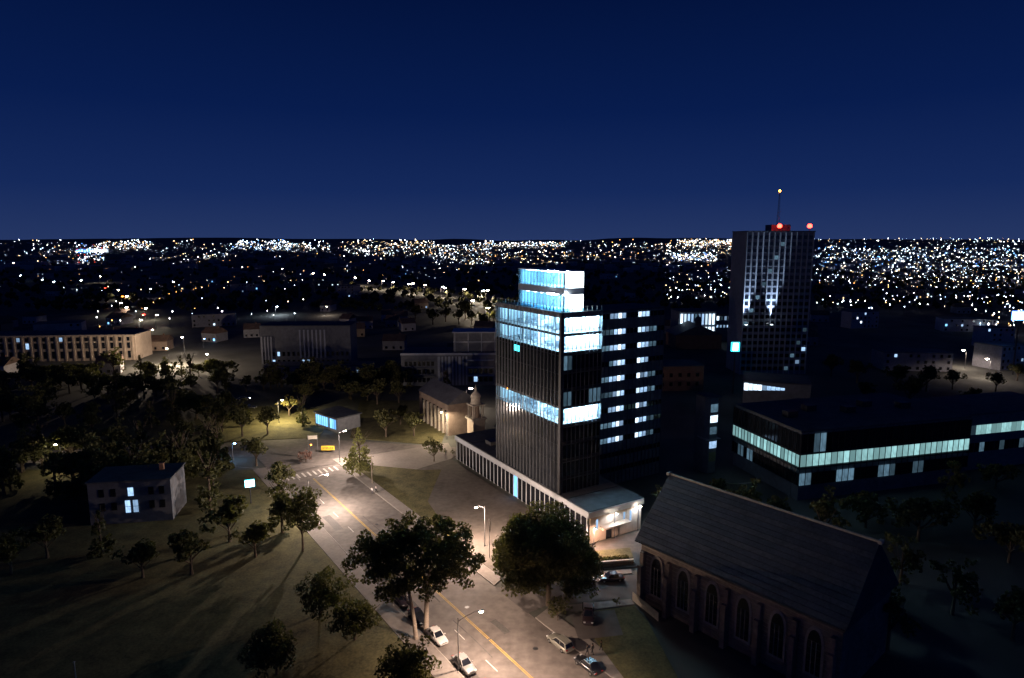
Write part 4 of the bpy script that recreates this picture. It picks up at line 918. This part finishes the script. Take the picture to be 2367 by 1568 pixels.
def person(label, x, y, rz, stride, m, hair=(.02, .015, .01), armswing=.2, hh=1.0):
    t = thing('person', label, 'person', (x, y, .14), rz)
    V_ = [((0, 0, .95), .15), ((0, 0, 1.15), .14), ((0, 0, 1.36), .17), ((0, 0, 1.50), .06), ((.01, 0, 1.60), .085), ((.015, 0, 1.70), .10), ((.01, 0, 1.78), .07)]
    E_ = [(0, 1), (1, 2), (2, 3), (3, 4), (4, 5), (5, 6)]
    for s_ in (-1, 1):
        f = stride*s_; i0 = len(V_)
        V_ += [((.02, s_*.10, .86), .10), ((f*.5+.03, s_*.10, .48), .065), ((f, s_*.10, .10), .045), ((f+.16, s_*.11, .04), .04)]
        E_ += [(0, i0), (i0, i0+1), (i0+1, i0+2), (i0+2, i0+3)]
        i0 = len(V_); w_ = -f*armswing*3
        V_ += [((0, s_*.20, 1.40), .065), ((w_*.4-.03, s_*.25, 1.12), .045), ((w_+.06, s_*.27, .88), .033), ((w_+.10, s_*.26, .80), .04), ((w_+.12, s_*.26, .72), .02)]
        E_ += [(2, i0), (i0, i0+1), (i0+1, i0+2), (i0+2, i0+3), (i0+3, i0+4)]
    me = D.meshes.new('body'); me.from_pydata([v for v, _ in V_], E_, []); me.materials.append(m)
    o = put('body', me, t); sk = o.modifiers.new('skin', 'SKIN'); sk.use_smooth_shade = True
    for i, (_, r_) in enumerate(V_): me.skin_vertices[0].data[i].radius = (r_, r_*(.72 if i in (0, 1, 2) else 1)); me.skin_vertices[0].data[i].use_root = (i == 0)
    ss = o.modifiers.new('sub', 'SUBSURF'); ss.levels = 1; ss.render_levels = 2
    hm = mat('hair_%.2f' % hair[0], hair, .8, .2, 20); MB().lathe((-.015, 0, 1.70), [(.11, -.02), (.125, .04), (.105, .11), (.04, .155)], hm, 12).build('hair', t, True)
    t.scale = (hh,)*3
    return t
dk1 = clothes('dark_clothes', (.03, .03, .035), (.02, .02, .025)); dk2 = clothes('grey_coat_clothes', (.06, .06, .055), (.02, .022, .03)); dk3 = clothes('olive_clothes', (.05, .05, .03), (.025, .025, .03)); wt1 = clothes('white_shirt_clothes', (.65, .60, .60), (.05, .05, .07)); wt2 = clothes('pale_pink_shirt_clothes', (.62, .52, .52), (.04, .04, .05))
person('person in dark clothes walking, leftmost of the three by the pewter estate car', *g(1357, 1517), 2.6, .28, dk1)
person('person in a dark grey coat walking between the other two pedestrians', *g(1369, 1514), 2.5, -.24, dk2)
person('person in olive clothes a step behind the other two pedestrians', *g(1389, 1506), 2.4, .2, dk3, hh=.98)
person('person in a white shirt walking at the far lawn edge, left of a pair', *g(860, 1143), .9, .22, wt1)
person('person in a pale pink shirt walking at the far lawn edge, right of a pair', *g(869, 1139), .9, -.2, wt2, hh=.97)
person('person in a grey coat standing on the plaza by the podium corner', *g(1030, 1053), 1.5, .06, dk2)

# ------------------------------------------------------------------ mid-distance houses and blocks
sites = [(tw.location.x, tw.location.y)]
walls_ = [mat('grey_wall', (.24, .24, .27)), mat('brown_wall', (.24, .18, .14)), mat('pale_wall', (.40, .38, .39))]
def house(x, y, w, d_, h, roof, rz, lights, label, group, z=0, flat_=False, wm=None, cat='house'):
    t = thing('apartment_block' if flat_ else 'house', label, cat, (x, y, z), rz, group)
    m_ = wm or walls_[random.randrange(3)]; piece('wall', t, m_, (0, d_/2, h/2), (w, d_, h))
    if flat_: piece('roof', t, flatroof, (0, d_/2, h+.15), (w+.4, d_+.4, .3))
    else:
        key = 'gable'; 
        if key not in UB: b_ = MB(); b_.add([(-.5, 0, 0), (.5, 0, 0), (.5, 1, 0), (-.5, 1, 0), (-.5, .5, 1), (.5, .5, 1)], [(0, 1, 5, 4), (2, 3, 4, 5), (3, 0, 4), (1, 2, 5), (3, 2, 1, 0)], tileR); UB[key] = b_.mesh('gable_roof')
        put('roof', UB[key], t, (0, -.4, h-.02), 0, (w+.8, d_+.8, roof)); piece('chimney', t, brick, (w*.25, d_*.5, h+roof), (.7, .7, 1.4))
    nf = max(1, int(h/3)); nc = max(2, int(w/3.2))
    for f in range(nf):
        for c in range(nc):
            r_ = random.random(); e_ = darkglass
            if r_ < lights: e_ = random.choice((E_cool, E_cool, E_warmwin, E_bluew, E_cool2))
            elif flat_ and r_ > .6: continue
            piece('window', t, e_, (-w/2+(c+.5)*w/nc, -.05, 1.7+f*3.0), (1.2, .1, 1.4))
    LASTH[0] = t; t['lit'] = ','.join(sorted(o.data.name for o in t.children if o.name.startswith('window') and 'lit' in o.data.name))
    t['wall_kind'] = m_.name
    return t
LASTH = [None]; HL = []
taken = []
def free(x, y, r_):
    for a, c, q_ in taken:
        if (a-x)**2+(c-y)**2 < (r_+q_)**2: return False
    return True
for o in (ch, gb, sw, hb, wb, lb, lc, bi, c1, c2, c3, bk, wg):
    for k in range(5): xx, yy = L2(o, k*10, 8); taken.append((xx, yy, 12))
nh_ = 0
for i in range(900):
    if nh_ >= 125: break
    a = random.uniform(-30, 2400); c = 600+290*random.random()**1.4
    if 1130 < a < 1400 and c > 640: continue
    p = ghit(a, c)
    if p is None or p[1] < 225: continue
    big = random.random() < .3; w = random.uniform(16, 34) if big else random.uniform(8, 13)
    if not free(p[0], p[1], w*.62+2): continue
    if a > 1560 and p[1] < 290: continue
    taken.append((p[0], p[1], w*.62)); right = a > 1183
    lab = 'x'
    house(p[0], p[1], w, random.uniform(9, 14), (random.choice((9, 12)) if big else 5.6) if not right else (random.choice((9, 12)) if big else 5.6), 3.2, random.uniform(-.4, .4), .05 if p[1] < 420 else .08, lab, ('city apartment blocks ' if big else 'city houses ')+('on the right' if right else 'on the left'), z=hgt(*p)-.3, flat_=big, cat='apartment block' if big else 'house'); nh_ += 1
    HL.append((COL.objects[-1] if False else LASTH[0], a, c, big))
for t, a, c, big in HL:
    n_l = len([q_ for q_ in t['lit'].split(',') if q_]); wk = {'grey_wall': 'grey', 'brown_wall': 'brown', 'pale_wall': 'pale'}.get(t['wall_kind'], 'grey')
    k = {0: 'unlit', 1: 'one lit window', 2: 'two lit windows', 3: 'three lit windows'}.get(n_l, 'several lit windows')
    where = ('at the far left edge' if a < 200 else 'at left centre' if a < 650 else 'left of the glass tower') if a < 1150 else ('behind the glass tower' if a < 1560 else 'around the tall tower block' if a < 1900 else 'at the far right')
    dist = 'near the horizon' if c < 660 else 'in the middle distance'
    kind_ = 'apartment block' if big else 'gabled house'
    lab = (f'unlit {wk} {kind_} ' if n_l == 0 else f'{wk} {kind_} with {k} ')+f'{where} {dist}'
    t['label'] = lab; t['group'] = (('apartment blocks ' if big else 'houses ')+where+' '+dist)
    del t['lit']; del t['wall_kind']
# a big bright venue and stack of colour lights at far left
p = ghit(222, 585); 
vn = thing('bright_venue', 'floodlit white and blue building glaring near the left horizon', 'building', (p[0]-20, p[1], hgt(*p)), 0)
vs_ = p[1]/1000
piece('wall', vn, walls_[0], (0, 20, 9), (52*vs_, 30, 18)); piece('roof', vn, flatroof, (0, 20, 18.2), (53*vs_, 31, .5)); 
for i in range(12): piece('window', vn, E_signw if i > 5 else E_signb, (-22*vs_+i*4*vs_, -.5, 7+(i % 3)*2), (2.2*vs_, .8, 3.2*vs_))
# ------------------------------------------------------------------ the sea of town lights
clusters = [(750, 1000, 560, 592, 150, 'w'), (1000, 1130, 568, 612, 120, 'm'), (1120, 1300, 566, 575, 110, 'm'), (1120, 1310, 583, 612, 60, 'w'), (1300, 1545, 562, 604, 70, 'm'),
            (1570, 1710, 557, 571, 150, 'w'), (1555, 1650, 589, 604, 110, 'c'), (1540, 1710, 572, 592, 60, 'w'), (1540, 1700, 604, 690, 44, 'm'),
            (1870, 2400, 551, 572, 70, 'm'), (1870, 2400, 576, 625, 420, 'c'), (1870, 2400, 625, 668, 150, 'm'), (1870, 2400, 668, 715, 34, 'm'), (2250, 2400, 715, 760, 14, 'm'),
            (180, 235, 566, 612, 90, 'x'), (235, 345, 563, 581, 80, 'm'), (370, 530, 590, 612, 20, 'w'), (520, 668, 564, 581, 130, 'c'), (-40, 180, 562, 610, 34, 'm'), (345, 520, 562, 590, 26, 'm'), (660, 760, 562, 585, 50, 'm'), (400, 1100, 590, 650, 40, 'm'), (-20, 700, 620, 760, 30, 'm')]
pts = []
for x0, x1, y0, y1, n_, col in clusters:
    made = 0; tries = 0
    while made < n_*3.2 and tries < 4000:
        tries += 1; a, c = random.uniform(x0, x1), random.uniform(y0, y1)
        if c < 552: continue
        p = ghit(a, c, 7)
        if p is None: continue
        r_ = math.hypot(*p); ang = random.choice((.28, 1.85, .28, .05))+random.gauss(0, .04); step = 26+r_/60
        kind_l = random.choice({'w': (F_W, F_W, F_A, F_C, F_H), 'm': (F_W, F_C, F_C, F_A, F_H), 'c': (F_C, F_C, F_H, F_W, F_B), 'x': (F_H, F_C, F_W, F_R, F_B)}[col])
        nn_ = random.choice((1, 2, 5, 9, 14)); qx, qy = p
        for q_ in range(nn_):
            X, Y = qx+math.cos(ang)*step*q_+random.gauss(0, 3), qy+math.sin(ang)*step*q_+random.gauss(0, 3)
            Z = hgt(X, Y)+7; dz = Z-H; zc = Y*math.cos(TH)-dz*math.sin(TH); yc = -(Y*math.sin(TH)+dz*math.cos(TH)); ix, iy = 1183+FP*X/zc, 784+FP*yc/zc
            if not (x0-6 <= ix <= x1+6 and y0-3 <= iy <= y1+5): break
            m_ = kind_l if random.random() < .8 else random.choice((F_W, F_C, F_H))
            pts.append((math.hypot(X, Y), X, Y, m_)); made += 1
pts.sort(key=lambda q_: q_[0])
SL = {}
def small_lamp(b, x, y, z, m_, s_=1.0):
    b.tube([(x, y, z), (x, y, z+6.6*max(1, s_*.6))], [.12*s_, .08*s_], metalD, 4)
    hz_ = z+6.6*max(1, s_*.6); r_ = .36*s_
    b.add([(x+r_, y, hz_), (x, y+r_, hz_), (x-r_, y, hz_), (x, y-r_, hz_), (x, y, hz_+r_), (x, y, hz_-r_*.8)], [(0, 1, 4), (1, 2, 4), (2, 3, 4), (3, 0, 4), (1, 0, 5), (2, 1, 5), (3, 2, 5), (0, 3, 5)], m_)
NIND = 240
for k, (r_, x, y, m_) in enumerate(pts[:NIND]):
    if m_.name not in SL: b = MB(); small_lamp(b, 0, 0, 0, m_, 1.5); SL[m_.name] = b.mesh('small_lamp')
    o = put('distant_street_lamp', SL[m_.name], None, (x, y, hgt(x, y)-.1)); s_ = min(2.0, max(.8, r_/1000))*random.choice((.35, .5, .7, 1.0)); o.scale = (s_, s_, 1)
    tone = {'far_warm_lamp': 'warm white', 'far_cool_lamp': 'bluish', 'far_blue_lamp': 'deep blue', 'far_amber_lamp': 'amber', 'far_red_lamp': 'red', 'far_white_lamp': 'brilliant white'}[m_.name]
    tag(o, f'small {tone} street lamp far off among the dark roofs', 'street lamp', f'{tone} lamps among the distant roofs')
b = MB()
for (r_, x, y, m_) in pts[NIND:]: small_lamp(b, x, y, hgt(x, y)-.1, m_, min(6.0, r_/900)*random.choice((.16, .2, .25, .3, .4, .5, .7, 1.0, 1.35)))
o = b.build('city_lights'); tag(o, 'thousands of tiny far lamps forming the glittering band below the horizon', 'city lights', kind='stuff')
b = MB()
for i in range(900):
    a = random.uniform(-20, 2390); c = random.uniform(556, 630); p = ghit(a, c)
    if p and p[1] > 1200: b.box((p[0], p[1], hgt(*p)+3.5), (random.uniform(10, 30), 12, random.uniform(7, 14)), walls_[i % 3], random.random())
tag(b.build('distant_houses'), 'dark roofs of the far suburbs below the horizon', 'houses', kind='stuff')
b = MB()
for i in range(1500):
    a = random.uniform(-30, 2400); c = random.uniform(590, 720); p = ghit(a, c)
    if p and p[1] > 430 and free(p[0], p[1], 3):
        s_ = random.uniform(3, 6); z = hgt(*p)
        for k in range(5):
            cx, cy, cz = p[0]+random.uniform(-s_, s_)*.6, p[1]+random.uniform(-s_, s_)*.6, z+s_*random.uniform(.4, 1.2); q_ = s_*random.uniform(.35, .6)
            b.add([(cx+q_, cy, cz), (cx, cy+q_, cz), (cx-q_, cy, cz), (cx, cy-q_, cz), (cx, cy, cz+q_), (cx, cy, cz-q_)], [(0, 1, 4), (1, 2, 4), (2, 3, 4), (3, 0, 4), (1, 0, 5), (2, 1, 5), (3, 2, 5), (0, 3, 5)], leafA)
tag(b.build('distant_woods'), 'dark massed tree tops between the far roofs', 'woods', kind='stuff')
